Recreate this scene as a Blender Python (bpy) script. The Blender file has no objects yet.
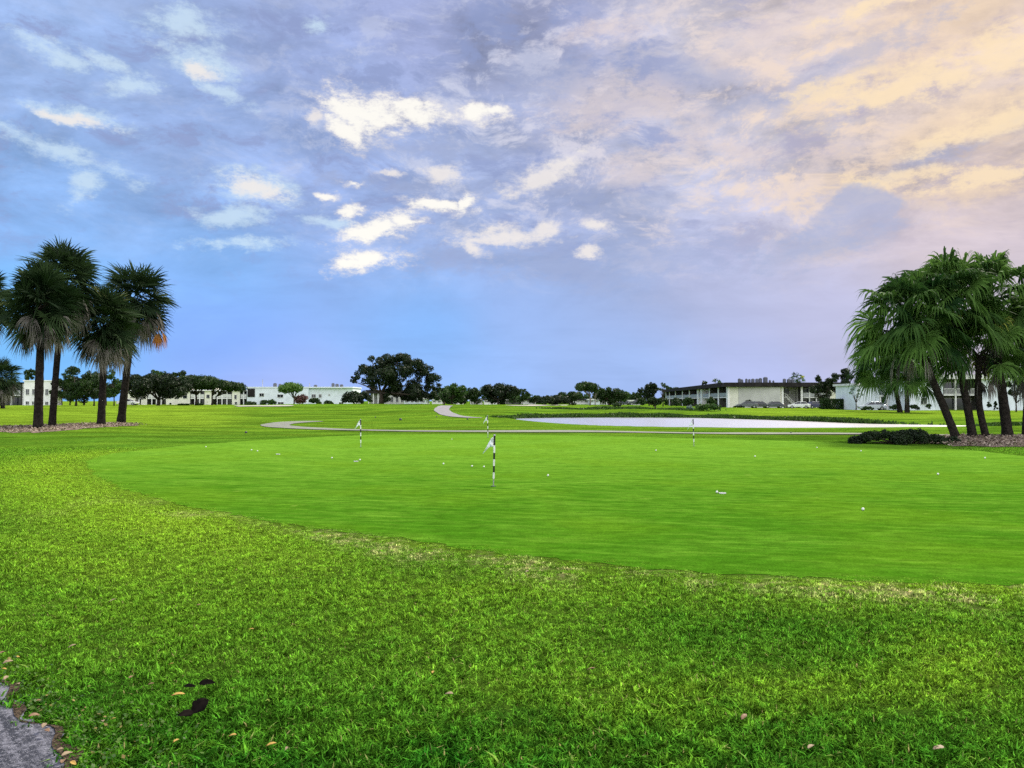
import bpy, math, random
import numpy as np
from mathutils import Vector

SC = bpy.context.scene
COL = SC.collection
R = math.radians

# ------------------------------------------------------------------ camera
FPX, W, H = 788.0, 1024, 768
HORIZ, EYE = 401.0, 1.6
TH = math.atan((HORIZ - 384) / FPX)
cd = bpy.data.cameras.new('camera'); cam = bpy.data.objects.new('camera', cd); COL.objects.link(cam)
cam.location = (0, 0, EYE); cam.rotation_euler = (math.pi / 2 + TH, 0, 0)
cd.sensor_width = 36; cd.lens = 36 * FPX / W; cd.clip_start = 0.05; cd.clip_end = 12000
SC.camera = cam
SC.view_settings.view_transform = 'Standard'
SC.view_settings.look = 'None'
SC.view_settings.gamma = 1
EXPO = 1.0
SC.view_settings.exposure = EXPO
SC.cycles.use_denoising = False
SC.cycles.max_bounces = 5
SC.cycles.adaptive_threshold = .015
SC.cycles.transparent_max_bounces = 8

def ray(px, py):
    a = (384 - py) / FPX
    return Vector(((px - 512) / FPX, math.cos(TH) - a * math.sin(TH), math.sin(TH) + a * math.cos(TH)))
def G(px, py, z=0.0):
    r = ray(px, py); t = (z - EYE) / r.z
    return (r.x * t, r.y * t)
def at(px, py, Y):
    r = ray(px, py); t = Y / r.y
    return (r.x * t, EYE + r.z * t)
def azel(px, py):
    r = ray(px, py).normalized()
    return math.atan2(r.x, r.y), math.asin(r.z)
def lin(c):
    return tuple(((v / 255) / 12.92 if v <= 10 else (((v / 255) + .055) / 1.055) ** 2.4) for v in c)

# ------------------------------------------------------------------ sun + sky
SUN_AZ, SUN_EL = R(38), R(46)          # azimuth to the right of straight ahead
sd = bpy.data.lights.new('sun', 'SUN'); sd.energy = 2.9; sd.angle = R(10); sd.color = (1.0, .93, .80)
sun = bpy.data.objects.new('sun', sd); COL.objects.link(sun)
sv = Vector((math.sin(SUN_AZ) * math.cos(SUN_EL), math.cos(SUN_AZ) * math.cos(SUN_EL), math.sin(SUN_EL)))
sun.rotation_euler = sv.to_track_quat('Z', 'Y').to_euler()
sun.location = sv * 100

class NT:
    """tiny expression helper over a node tree"""
    def __init__(s, tree): s.t = tree; s.n = tree.nodes; s.l = tree.links
    def put(s, sock, v):
        if isinstance(v, bpy.types.NodeSocket): s.l.new(v, sock)
        elif v is not None:
            if hasattr(sock.default_value, '__len__') and len(sock.default_value) == 4 and len(v) == 3: v = (*v, 1)
            sock.default_value = v
    def m(s, op, a, b=None, c=None, clamp=False):
        n = s.n.new('ShaderNodeMath'); n.operation = op; n.use_clamp = clamp
        s.put(n.inputs[0], a)
        if b is not None: s.put(n.inputs[1], b)
        if c is not None: s.put(n.inputs[2], c)
        return n.outputs[0]
    def v(s, op, a, b=None, c=None, scale=None):
        n = s.n.new('ShaderNodeVectorMath'); n.operation = op
        s.put(n.inputs[0], a)
        if b is not None: s.put(n.inputs[1], b)
        if c is not None: s.put(n.inputs[2], c)
        if scale is not None: s.put(n.inputs[3], scale)
        return n.outputs['Value'] if op in ('LENGTH', 'DOT_PRODUCT', 'DISTANCE') else n.outputs[0]
    def noise(s, vec, scale, detail=4, rough=.55, color=False, dist=0):
        n = s.n.new('ShaderNodeTexNoise'); s.put(n.inputs['Vector'], vec)
        n.inputs['Scale'].default_value = scale; n.inputs['Detail'].default_value = detail
        n.inputs['Roughness'].default_value = rough; n.inputs['Distortion'].default_value = dist
        return n.outputs['Color' if color else 'Fac']
    def mix(s, f, a, b, blend='MIX'):
        n = s.n.new('ShaderNodeMix'); n.data_type = 'RGBA'; n.blend_type = blend; n.clamp_factor = True
        s.put(n.inputs[0], f); s.put(n.inputs[6], a); s.put(n.inputs[7], b)
        return n.outputs[2]
    def rng(s, x, a, b, c=0., d=1., smooth=True):
        n = s.n.new('ShaderNodeMapRange'); n.interpolation_type = 'SMOOTHSTEP' if smooth else 'LINEAR'
        s.put(n.inputs[0], x)
        for i, q in enumerate((a, b, c, d)): s.put(n.inputs[i + 1], q)
        return n.outputs[0]
    def xyz(s, x, y, z):
        n = s.n.new('ShaderNodeCombineXYZ')
        s.put(n.inputs[0], x); s.put(n.inputs[1], y); s.put(n.inputs[2], z)
        return n.outputs[0]
    def sep(s, v):
        n = s.n.new('ShaderNodeSeparateXYZ'); s.put(n.inputs[0], v); return n.outputs
    def attr(s, name, typ='GEOMETRY', out='Color'):
        n = s.n.new('ShaderNodeAttribute'); n.attribute_name = name; n.attribute_type = typ; return n.outputs[out]

world = bpy.data.worlds.new('World'); SC.world = world; world.use_nodes = True
def build_sky():
    e = NT(world.node_tree); e.n.clear()
    D = e.n.new('ShaderNodeTexCoord').outputs['Generated']
    x, y, z = e.sep(D)[0:3]
    az = e.m('ARCTAN2', x, y); el = e.m('ARCSINE', z)
    p = e.xyz(az, el, 0)
    # cloud-plane coordinates (clouds lie on a layer overhead, squeezed towards the horizon)
    zc = e.m('ADD', e.m('MAXIMUM', z, 0), .16)
    cp = e.xyz(e.m('DIVIDE', x, zc), e.m('DIVIDE', y, zc), 0)
    # rotate streak direction: bands run from lower left to upper right in the right half
    # broad sky colour from scattered stations
    st = [(-150, 80, (142,178,238)), (60, 60, (150,182,236)), (40, 200, (134,182,246)), (60, 330, (114,186,248)), (230, 260, (128,180,244)), (230, 340, (126,168,246)),
          (200, 130, (148,178,234)), (280, 392, (164,182,240)), (330, 70, (150,170,222)), (330, 180, (146,172,228)), (420, 30, (152,164,212)), (430, 330, (126,178,244)),
          (520, 300, (146,176,232)), (480, 392, (150,188,252)), (450, 170, (156,174,220)), (560, 130, (174,180,214)), (560, 40, (152,160,202)), (570, 215, (160,172,214)),
          (600, 270, (150,170,216)), (620, 375, (150,180,236)), (690, 60, (196,192,206)), (670, 170, (188,190,214)), (720, 260, (176,182,218)), (760, 370, (172,184,232)), (790, 40, (214,200,200)),
          (800, 130, (196,190,200)), (800, 200, (192,188,206)), (840, 320, (180,182,216)), (930, 30, (228,204,190)), (960, 110, (216,196,182)), (1000, 180, (212,192,186)),
          (960, 235, (204,190,200)), (1010, 330, (196,188,208)), (1200, 60, (244,214,178)), (1300, 300, (214,196,200)), (500, -200, (190,190,212)), (1000, -200, (236,214,196)), (100, -200, (160,178,226)), (-400, 250, (140,172,236))]
    wn = e.v('SUBTRACT', e.noise(D, 3.2, 4, .55, True), (.5, .5, .5))
    pw = e.v('MULTIPLY_ADD', wn, (.10, .05, 0), p)
    num = None; den = None
    for (px, py, c) in st:
        a, b = azel(px, py)
        d = e.v('SUBTRACT', pw, (a, b, 0)); d = e.v('MULTIPLY', d, (1, 1.35, 1))
        r2 = e.m('ADD', e.v('DOT_PRODUCT', d, d), .005)
        w = e.m('POWER', r2, -1.9)
        wc = e.v('SCALE', lin(c), scale=w)
        num = wc if num is None else e.v('ADD', num, wc)
        den = w if den is None else e.m('ADD', den, w)
    base = e.v('SCALE', num, scale=e.m('DIVIDE', 1.0, den))
    # streaky cloud bands
    stretch = e.v('MULTIPLY', cp, (.55, 1.0, 1))
    n1 = e.noise(stretch, 1.6, 7, .58, dist=.3)
    n2 = e.noise(e.v('ADD', cp, (7, 3, 0)), 4.2, 6, .6)
    pn = e.noise(e.v('MULTIPLY', p, (5.5, 13, 1)), 1.0, 9, .64, dist=.4)
    hi = e.rng(el, .09, .26)
    dark = e.m('MULTIPLY', e.rng(n1, .50, .66), e.m('MULTIPLY', e.m('MULTIPLY_ADD', hi, .8, .2), e.rng(az, -.7, 0, .5, 1)))
    base = e.mix(e.m('MULTIPLY', dark, .78), base, e.mix(.6, base, e.mix(e.rng(az, .1, .5), lin((104,130,180)), lin((168,158,176)))))
    base = e.v('SCALE', base, scale=e.m('MULTIPLY_ADD', e.m('MULTIPLY', e.m('SUBTRACT', pn, .5), e.m('MULTIPLY_ADD', hi, .9, .22)), 1.45, 1.0))
    base = e.v('SCALE', base, scale=e.m('MULTIPLY_ADD', e.m('MULTIPLY', e.m('SUBTRACT', n2, .5), hi), .38, 1.0))
    # mid-size cloud texture: lit ragged edges and shaded bellies
    wq = e.v('SUBTRACT', e.noise(D, 6.5, 3, .5, True), (.5, .5, .5))
    pq = e.v('MULTIPLY_ADD', wq, (.16, .07, 0), p)
    tq = e.noise(e.v('MULTIPLY', pq, (9, 19, 1)), 1.0, 10, .68)
    tq2 = e.noise(e.v('MULTIPLY_ADD', pq, (22, 40, 1), (5, 9, 0)), 1.0, 9, .7)
    am, bm = azel(640, 130)
    dm = e.v('MULTIPLY', e.v('SUBTRACT', p, (am, bm, 0)), (1 / .50, 1 / .21, 0))
    gate = e.rng(e.v('LENGTH', dm), .35, 1.25, 1, 0)
    warm = e.mix(e.rng(az, -.25, .42), lin((206,214,240)), e.mix(e.rng(az, .0, .42), lin((232,216,218)), lin((250,222,190))))
    base = e.mix(e.m('MULTIPLY', e.m('MULTIPLY', e.rng(tq, .50, .62), e.m('MULTIPLY_ADD', gate, .75, .13)), e.m('MULTIPLY', hi, .9)), base, warm)
    base = e.mix(e.m('MULTIPLY', e.m('MULTIPLY', e.rng(tq2, .53, .64), e.m('MULTIPLY_ADD', gate, .7, .08)), e.m('MULTIPLY', hi, .6)), base, warm)
    base = e.mix(e.m('MULTIPLY', e.m('MULTIPLY', e.rng(tq, .49, .37), hi), .75), base, e.mix(e.rng(az, .1, .5), lin((138,154,204)), lin((186,174,190))))
    # low soft streaks near the horizon
    hs = e.noise(e.v('MULTIPLY', p, (3, 26, 1)), 1.0, 4, .5)
    base = e.v('SCALE', base, scale=e.m('MULTIPLY_ADD', e.m('SUBTRACT', hs, .5), .12, 1.0))
    # patches
    wf = e.v('SUBTRACT', e.noise(D, 11, 6, .62, True), (.5, .5, .5))
    pf = e.v('MULTIPLY_ADD', wf, (.075, .04, 0), p)
    last = [None]
    def patches(lst):
        r = None; q = pf if last[0] is None else e.v('MULTIPLY_ADD', last[0], (1e-9, 1e-9, 0), pf)
        for i, (px, py, hw, hh, rot) in enumerate(lst):
            if i and i % 4 == 0: q = e.v('MULTIPLY_ADD', r, (1e-9, 1e-9, 0), pf)     # keeps the node chain sequential
            a, b = azel(px, py)
            n = e.n.new('ShaderNodeMapping'); n.vector_type = 'TEXTURE'
            e.put(n.inputs[0], q)
            n.inputs['Location'].default_value = (a, b, 0)
            n.inputs['Rotation'].default_value = (0, 0, R(rot))
            n.inputs['Scale'].default_value = (hw / FPX, hh / FPX, 1)
            l = e.v('LENGTH', n.outputs[0])
            r = l if r is None else e.m('MINIMUM', r, l)
        last[0] = r
        return r
    fine = e.noise(e.v('MULTIPLY', p, (34, 64, 1)), 1.0, 9, .74)
    fine2 = e.noise(e.v('MULTIPLY_ADD', p, (11, 24, 1), (3, 5, 0)), 1.0, 9, .7)
    fd = e.m('MULTIPLY', e.m('SUBTRACT', e.m('MULTIPLY_ADD', fine2, .7, fine), .85), 4.2)
    def lay(base, lst, col, a, b, op):
        r = e.m('ADD', patches(lst), fd)
        return e.mix(e.m('MULTIPLY', e.rng(r, a, b), op), base, col)
    # peach / pink diffuse clouds
    base = lay(base, [(600,105,55,26,10), (655,98,50,20,-5), (740,60,60,30,15), (790,30,60,18,10), (708,118,14,9,0), (745,150,45,12,-5), (690,140,30,20,10), (640,170,40,14,10), (880,135,70,18,20),
                      (610,30,40,10,10), (800,185,40,10,15)], lin((236,216,208)), 1.6, .0, .55)
    base = lay(base, [(900,75,95,26,14), (960,125,70,16,18), (880,188,60,14,5), (990,180,60,14,10), (840,95,50,16,10), (960,20,80,26,10)], lin((244,216,182)), 1.5, .15, .5)
    # blue-grey cumulus puff on the right
    base = lay(base, [(820,246,60,12,14)], lin((170,178,210)), 1.6, .2, .6)
    base = lay(base, [(620,205,60,16,0), (560,268,90,16,-5), (650,255,110,18,0), (700,80,60,12,-15), (860,55,60,10,15), (935,160,60,9,18), (540,75,50,22,-10), (770,100,50,10,10), (440,150,70,10,0), (400,185,90,8,-3),(460,260,50,14,0)], lin((158,170,208)), 1.5, .2, .5)
    puff = [(866,208,30,20,0), (848,222,36,20,20), (886,204,18,13,0), (826,238,36,14,25), (868,228,32,20,0)]
    # cyan-white wisps on the left
    base = lay(base, [(58,52,26,7,-10), (182,22,24,11,0), (200,66,26,13,-15), (135,86,18,6,20), (78,117,36,5,-4), (60,152,44,7,-14), (84,182,10,18,-20), (258,190,34,12,-8), (315,24,12,6,0),
                      (215,90,30,6,-20), (228,215,30,8,0), (330,222,24,4,0), (240,245,34,5,0), (110,62,20,5,-20)], lin((200,226,246)), 1.8, .15, .8)
    # bright breaks in the cloud
    WW = [(352,112,26,14,-30), (372,116,32,13,0), (345,128,16,9,-40), (415,113,34,9,-4), (478,114,24,6,2), (500,112,12,5,0), (376,229,32,9,18), (352,213,12,5,0), (398,222,14,3,0), (436,205,28,5,-6), (462,206,10,5,20),
          (366,262,28,8,10), (352,183,10,3,0), (324,196,9,3,0), (445,176,18,6,-12), (393,174,10,3,0), (248,185,18,7,-10), (268,197,18,5,0), (200,72,12,6,-10), (75,119,22,3,-4), (314,115,8,6,0), (474,240,10,5,0), (495,232,22,5,10), (477,250,12,5,-40),
          (540,178,12,8,10), (560,166,20,4,28), (588,252,9,6,0), (592,228,14,4,0), (548,174,30,9,28), (500,236,34,8,0), (540,232,16,6,20)]
    base = lay(base, WW, lin((246,236,226)), 1.85, .3, .8)
    base = lay(base, [(a, b, c * .8, d * .8, r) for (a, b, c, d, r) in WW[:14]], lin((255,251,240)), 1.6, .45, .92)
    # gold breaks on the right
    base = lay(base, [(838,88,34,9,8), (905,86,52,15,10), (985,62,50,15,18), (952,138,30,7,25), (1000,120,36,9,16), (882,184,34,6,-8), (915,176,30,6,0), (985,176,38,7,4), (890,3,50,5,5), (1015,60,40,10,10), (800,90,16,5,0)],
               lin((255,228,184)), 1.55, .25, .72)
    r = e.m('ADD', patches(puff), e.m('MULTIPLY', fd, .28))
    base = e.mix(e.m('MULTIPLY', e.rng(r, 1.18, .72), e.m('MULTIPLY', e.rng(el, azel(860, 265)[1], azel(860, 200)[1]), .68)), base, lin((164,174,210)))
    lum = e.v('DOT_PRODUCT', base, (.3, .5, .2))
    grey = e.v('SCALE', (.98, 1.0, 1.05), scale=lum)
    base = e.mix(e.m('MULTIPLY', e.m('MULTIPLY_ADD', hi, .15, .0), e.rng(az, .05, .45, 1, .25)), base, grey)
    base = e.v('SCALE', base, scale=e.m('MULTIPLY_ADD', hi, -.07, 1.08))
    # unseen sky behind and overhead: overcast brightened to lift facades facing the camera
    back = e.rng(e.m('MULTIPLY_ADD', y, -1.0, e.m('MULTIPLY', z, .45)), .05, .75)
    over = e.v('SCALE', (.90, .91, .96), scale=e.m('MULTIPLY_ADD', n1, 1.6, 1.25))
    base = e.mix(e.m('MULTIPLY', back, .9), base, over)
    sky = e.n.new('ShaderNodeTexSky'); sky.sky_type = 'NISHITA'; sky.sun_disc = False
    sky.sun_elevation = SUN_EL; sky.sun_rotation = SUN_AZ
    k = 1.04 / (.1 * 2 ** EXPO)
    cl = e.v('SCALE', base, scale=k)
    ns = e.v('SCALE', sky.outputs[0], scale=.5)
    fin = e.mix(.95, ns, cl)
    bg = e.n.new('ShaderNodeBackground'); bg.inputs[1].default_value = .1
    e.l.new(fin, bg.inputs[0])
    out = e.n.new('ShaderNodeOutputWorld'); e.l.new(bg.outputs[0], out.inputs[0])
build_sky()
world.cycles.sampling_method = 'MANUAL'; world.cycles.sample_map_resolution = 512

# ------------------------------------------------------------------ helpers
def link(o, parent=None):
    COL.objects.link(o)
    if parent: o.parent = parent
    return o
def tag(o, label=None, cat=None, group=None, kind=None):
    if label: o['label'] = label
    if cat: o['category'] = cat
    if group: o['group'] = group
    if kind: o['kind'] = kind
    return o
def empty(name, loc=(0, 0, 0), rz=0, label=None, cat=None, group=None):
    o = bpy.data.objects.new(name, None); COL.objects.link(o)
    o.location = loc; o.rotation_euler = (0, 0, rz); o.empty_display_size = .3
    return tag(o, label, cat, group)
def npmesh(name, V, F, mat, parent=None, smooth=False, tint=None, tri=False, matidx=None, loc=None):
    """V (n,3), F (m,k) index array (all faces the same size) or a list of such arrays"""
    V = np.asarray(V, dtype=np.float32)
    Fs = F if isinstance(F, list) else [F]
    Fs = [np.asarray(f, dtype=np.int32) for f in Fs if len(f)]
    me = bpy.data.meshes.new(name)
    me.vertices.add(len(V)); me.vertices.foreach_set('co', V.ravel())
    nl = sum(f.size for f in Fs); nf = sum(len(f) for f in Fs)
    me.loops.add(nl); me.polygons.add(nf)
    me.loops.foreach_set('vertex_index', np.concatenate([f.ravel() for f in Fs]))
    tot = np.concatenate([np.full(len(f), f.shape[1], dtype=np.int32) for f in Fs])
    st = np.concatenate([[0], np.cumsum(tot)[:-1]]).astype(np.int32)
    me.polygons.foreach_set('loop_start', st); me.polygons.foreach_set('loop_total', tot)
    if matidx is not None: me.polygons.foreach_set('material_index', np.asarray(matidx, dtype=np.int32))
    me.polygons.foreach_set('use_smooth', np.full(nf, bool(smooth)))
    me.update(calc_edges=True); me.validate()
    if tint is not None:
        a = me.attributes.new('tint', 'FLOAT', 'POINT'); a.data.foreach_set('value', np.asarray(tint, dtype=np.float32))
    for m_ in (mat if isinstance(mat, (list, tuple)) else [mat]): me.materials.append(m_)
    o = bpy.data.objects.new(name, me)
    if loc: o.location = loc
    return link(o, parent)
class MB:
    """collects boxes, prisms and tubes for ONE mesh; per-face material index"""
    def __init__(s): s.v = []; s.f = []; s.mi = []
    def add(s, vs, fs, mi=0):
        b = len(s.v); s.v += [tuple(q) for q in vs]
        for f in fs: s.f.append([b + i for i in f]); s.mi.append(mi)
    def box(s, x0, x1, y0, y1, z0, z1, mi=0):
        vs = [(x, y, z) for z in (z0, z1) for (x, y) in ((x0, y0), (x1, y0), (x1, y1), (x0, y1))]
        s.add(vs, [(3, 2, 1, 0), (4, 5, 6, 7), (0, 1, 5, 4), (1, 2, 6, 5), (2, 3, 7, 6), (3, 0, 4, 7)], mi)
    def tube(s, pts, rad, n=8, mi=0, cap=True):
        pts = [Vector(p) for p in pts]; rings = []
        for i, p in enumerate(pts):
            d = (pts[min(i + 1, len(pts) - 1)] - pts[max(i - 1, 0)])
            d = d.normalized() if d.length > 1e-9 else Vector((0, 0, 1))
            a = d.cross(Vector((0, 1, 0)) if abs(d.y) < .9 else Vector((1, 0, 0))).normalized(); b = d.cross(a)
            r = rad[i] if hasattr(rad, '__len__') else rad
            rings.append([p + (a * math.cos(2 * math.pi * k / n) + b * math.sin(2 * math.pi * k / n)) * r for k in range(n)])
        vs = [q for rg in rings for q in rg]; fs = []
        for i in range(len(pts) - 1):
            for k in range(n):
                fs.append((i * n + k, i * n + (k + 1) % n, (i + 1) * n + (k + 1) % n, (i + 1) * n + k))
        if cap:
            fs.append(tuple(range(n))[::-1]); fs.append(tuple((len(pts) - 1) * n + k for k in range(n)))
        s.add(vs, fs, mi)
    def prism(s, prof, y0, y1, mi=0, caps=None):
        """profile in x-z extruded along y"""
        n = len(prof); vs = [(a, y0, b) for a, b in prof] + [(a, y1, b) for a, b in prof]
        fs = [(i, (i + 1) % n, n + (i + 1) % n, n + i) for i in range(n)]
        s.add(vs, fs + [tuple(range(n))[::-1], tuple(range(n, 2 * n))], mi)
    def build(s, name, mat, parent=None, smooth=False, bevel=0):
        me = bpy.data.meshes.new(name); me.from_pydata(s.v, [], s.f); me.validate(); me.update()
        for m_ in (mat if isinstance(mat, (list, tuple)) else [mat]): me.materials.append(m_)
        if len(me.polygons) == len(s.mi): me.polygons.foreach_set('material_index', s.mi)
        if smooth: me.polygons.foreach_set('use_smooth', [True] * len(me.polygons))
        o = bpy.data.objects.new(name, me); link(o, parent)
        if bevel:
            b = o.modifiers.new('bevel', 'BEVEL'); b.width = bevel; b.segments = 2; b.limit_method = 'ANGLE'
        return o
def copy_tree(o, parent=None):
    c = o.copy(); COL.objects.link(c); c.parent = parent
    for ch in list(o.children): copy_tree(ch, c)
    return c

def newmat(name):
    m = bpy.data.materials.new(name); m.use_nodes = True; m.node_tree.nodes.clear()
    e = NT(m.node_tree); out = e.n.new('ShaderNodeOutputMaterial')
    return m, e, out
def principled(e, out, col, rough=.6, spec=.5, metal=0, normal=None, trans=None):
    b = e.n.new('ShaderNodeBsdfPrincipled'); e.put(b.inputs['Base Color'], col); e.put(b.inputs['Roughness'], rough)
    e.put(b.inputs['Specular IOR Level'], spec); e.put(b.inputs['Metallic'], metal)
    if normal is not None: e.l.new(normal, b.inputs['Normal'])
    if trans is not None:
        t = e.n.new('ShaderNodeBsdfTranslucent'); e.put(t.inputs[0], trans[1])
        mx = e.n.new('ShaderNodeMixShader'); mx.inputs[0].default_value = trans[0]
        e.l.new(b.outputs[0], mx.inputs[1]); e.l.new(t.outputs[0], mx.inputs[2]); e.l.new(mx.outputs[0], out.inputs[0])
    else: e.l.new(b.outputs[0], out.inputs[0])
    return b
def bump(e, h, dist=.02, strength=.6):
    n = e.n.new('ShaderNodeBump'); n.inputs['Distance'].default_value = dist; n.inputs['Strength'].default_value = strength
    e.put(n.inputs['Height'], h); return n.outputs[0]
def pos(e): return e.n.new('ShaderNodeNewGeometry').outputs['Position']
def simple(name, col, rough=.6, var=.15, scale=2.0, spec=.4, metal=0, col2=None, bmp=0):
    m, e, out = newmat(name)
    P = e.n.new('ShaderNodeTexCoord').outputs['Object']
    n = e.noise(P, scale, 5, .6)
    c2 = col2 or tuple(c * (1 - var * 2) for c in col)
    c = e.mix(e.rng(n, .35, .68), col, c2)
    principled(e, out, c, rough, spec, metal, bump(e, e.noise(P, scale * 6, 3), bmp, .7) if bmp else None)
    return m
def foliage(name, c1, c2, c3=None, trans=.22, rough=.55, spec=.25):
    m, e, out = newmat(name)
    t = e.attr('tint', out='Fac'); n = e.noise(pos(e), 1.7, 3, .6)
    f = e.m('ADD', e.m('MULTIPLY', t, .8), e.m('MULTIPLY', e.m('SUBTRACT', n, .5), .7), clamp=True)
    c = e.mix(f, c1, c2)
    if c3: c = e.mix(e.rng(t, .93, .97), c, c3)
    principled(e, out, c, rough, spec, trans=(trans, e.v('SCALE', c, scale=1.4)))
    return m

# ------------------------------------------------------------------ terrain
def sstep(x, a, b):
    t = np.clip((np.asarray(x, dtype=float) - a) / (b - a), 0, 1); return t * t * (3 - 2 * t)
def densify(poly, step, closed=True):
    out = []; n = len(poly)
    for i in range(n if closed else n - 1):
        a = np.array(poly[i]); b = np.array(poly[(i + 1) % n]); k = max(1, int(np.linalg.norm(b - a) / step))
        for j in range(k): out.append(a + (b - a) * j / k)
    if not closed: out.append(np.array(poly[-1]))
    return np.array(out)
def smooth_poly(poly, it=3, closed=True):
    p = np.array(poly, dtype=float)
    for _ in range(it):
        q = np.roll(p, -1, 0)
        if closed: p = np.stack([p * .75 + q * .25, p * .25 + q * .75], 1).reshape(-1, 2)
        else:
            a, b = p[:-1], p[1:]
            m = np.stack([a * .75 + b * .25, a * .25 + b * .75], 1).reshape(-1, 2); p = np.vstack([p[:1], m, p[-1:]])
    return p
def sdist(x, y, poly):
    """signed distance to a polygon, negative inside"""
    x = np.asarray(x, float).ravel(); y = np.asarray(y, float).ravel()
    d = np.full(len(x), 1e18); inside = np.zeros(len(x), bool); n = len(poly)
    for i in range(n):
        ax, ay = poly[i]; bx, by = poly[(i + 1) % n]; ex, ey = bx - ax, by - ay
        t = np.clip(((x - ax) * ex + (y - ay) * ey) / (ex * ex + ey * ey + 1e-12), 0, 1)
        d = np.minimum(d, (ax + t * ex - x) ** 2 + (ay + t * ey - y) ** 2)
        c = ((ay > y) != (by > y)) & (x < (bx - ax) * (y - ay) / (by - ay + 1e-12) + ax)
        inside ^= c
    d = np.sqrt(d); d[inside] *= -1
    return d
WL = -.12
green_px = [(84,462),(92,473),(112,485),(150,497),(200,509),(260,520),(330,530),(400,539),(470,549),(560,560),(640,568),(720,574),(850,580),(1024,586),(1150,588),(1300,545),(1330,505),(1200,482),(1110,466),(1024,456),
            (960,449),(870,444),(780,440.5),(694,438.5),(600,436.2),(520,434.8),(440,434.3),(360,435),(300,438),(240,441.5),(180,446),(130,451),(98,456)]
GREEN = smooth_poly([G(*p) for p in green_px], 2)
pond_px = [(512,418.6),(545,422.6),(590,426),(640,427.6),(700,428.4),(780,428.6),(860,428.6),(930,428),(985,427.2),(1000,426.2),(950,425.4),(905,424.6),(860,423.8),(810,421.6),(750,419.4),(700,418),(640,417.6),(580,417.7),(540,417.9)]
POND = smooth_poly([G(px, py, WL) for px, py in pond_px], 2)
def hgt(x, y):
    x = np.asarray(x, float); y = np.asarray(y, float); sh = np.broadcast(x, y).shape
    x, y = np.broadcast_to(x, sh).ravel(), np.broadcast_to(y, sh).ravel()
    h = .62 * sstep(y, 66, 120) * (1 - sstep(x, 22, 60))
    h = h + .52 * np.exp(-((x + 22) / 34) ** 2 - ((y - 125) / 26) ** 2)
    h = h + .35 * np.exp(-((x + 8) / 14) ** 2 - ((y - 92) / 12) ** 2)
    h = h + .30 * np.exp(-((x + 50) / 22) ** 2 - ((y - 85) / 16) ** 2)
    h = h + .12 * np.exp(-((x + 30) / 14) ** 2 - ((y - 60) / 7) ** 2)
    h = h + .18 * np.exp(-((x - 30) / 9) ** 2 - ((y - 45) / 5) ** 2) * (x > 0)
    far = sstep(y, 14, 40)
    h = h + far * .05 * np.sin(x * .21 + 1.3) * np.sin(y * .17) + (1 - sstep(y, 400, 800)) * far * .03 * np.sin(x * .53 + y * .31)
    gn = (np.abs(x) < 40) & (y > 3) & (y < 50)
    if gn.any(): h[gn] *= sstep(sdist(x[gn], y[gn], GREEN), .5, 7)
    near = (np.abs(x) < 120) & (y > 40) & (y < 100)
    if near.any():
        d = sdist(x[near], y[near], POND)
        hn = h[near]
        k = sstep(d, -1.5, 1.3)
        h[near] = hn * sstep(d, -.5, 7) * k + (-.6) * (1 - k)
    return h.reshape(sh)
def h1(x, y): return float(hgt(np.array([x]), np.array([y]))[0])
def GT(px, py):
    r = ray(px, py); t = np.arange(3, 600, .25)
    z = EYE + r.z * t; hh = hgt(r.x * t, r.y * t); i = np.argmax(z <= hh)
    return (r.x * t[i], r.y * t[i])

EDGE0 = np.array(G(0, 683)); EDGE1 = np.array(G(62, 768)); ED = (EDGE0 - EDGE1) / np.linalg.norm(EDGE0 - EDGE1); EN = np.array([ED[1], -ED[0]])
if EN[0] < 0: EN = -EN
def edge_signed(x, y):   # >0 on the grass side of the asphalt edge
    return (x - EDGE1[0]) * EN[0] + (y - EDGE1[1]) * EN[1]
def wob(s): return .05 * np.sin(s * 2.3 + .5) + .035 * np.sin(s * 6.1) + .02 * np.sin(s * 14.7 + 1)

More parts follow.
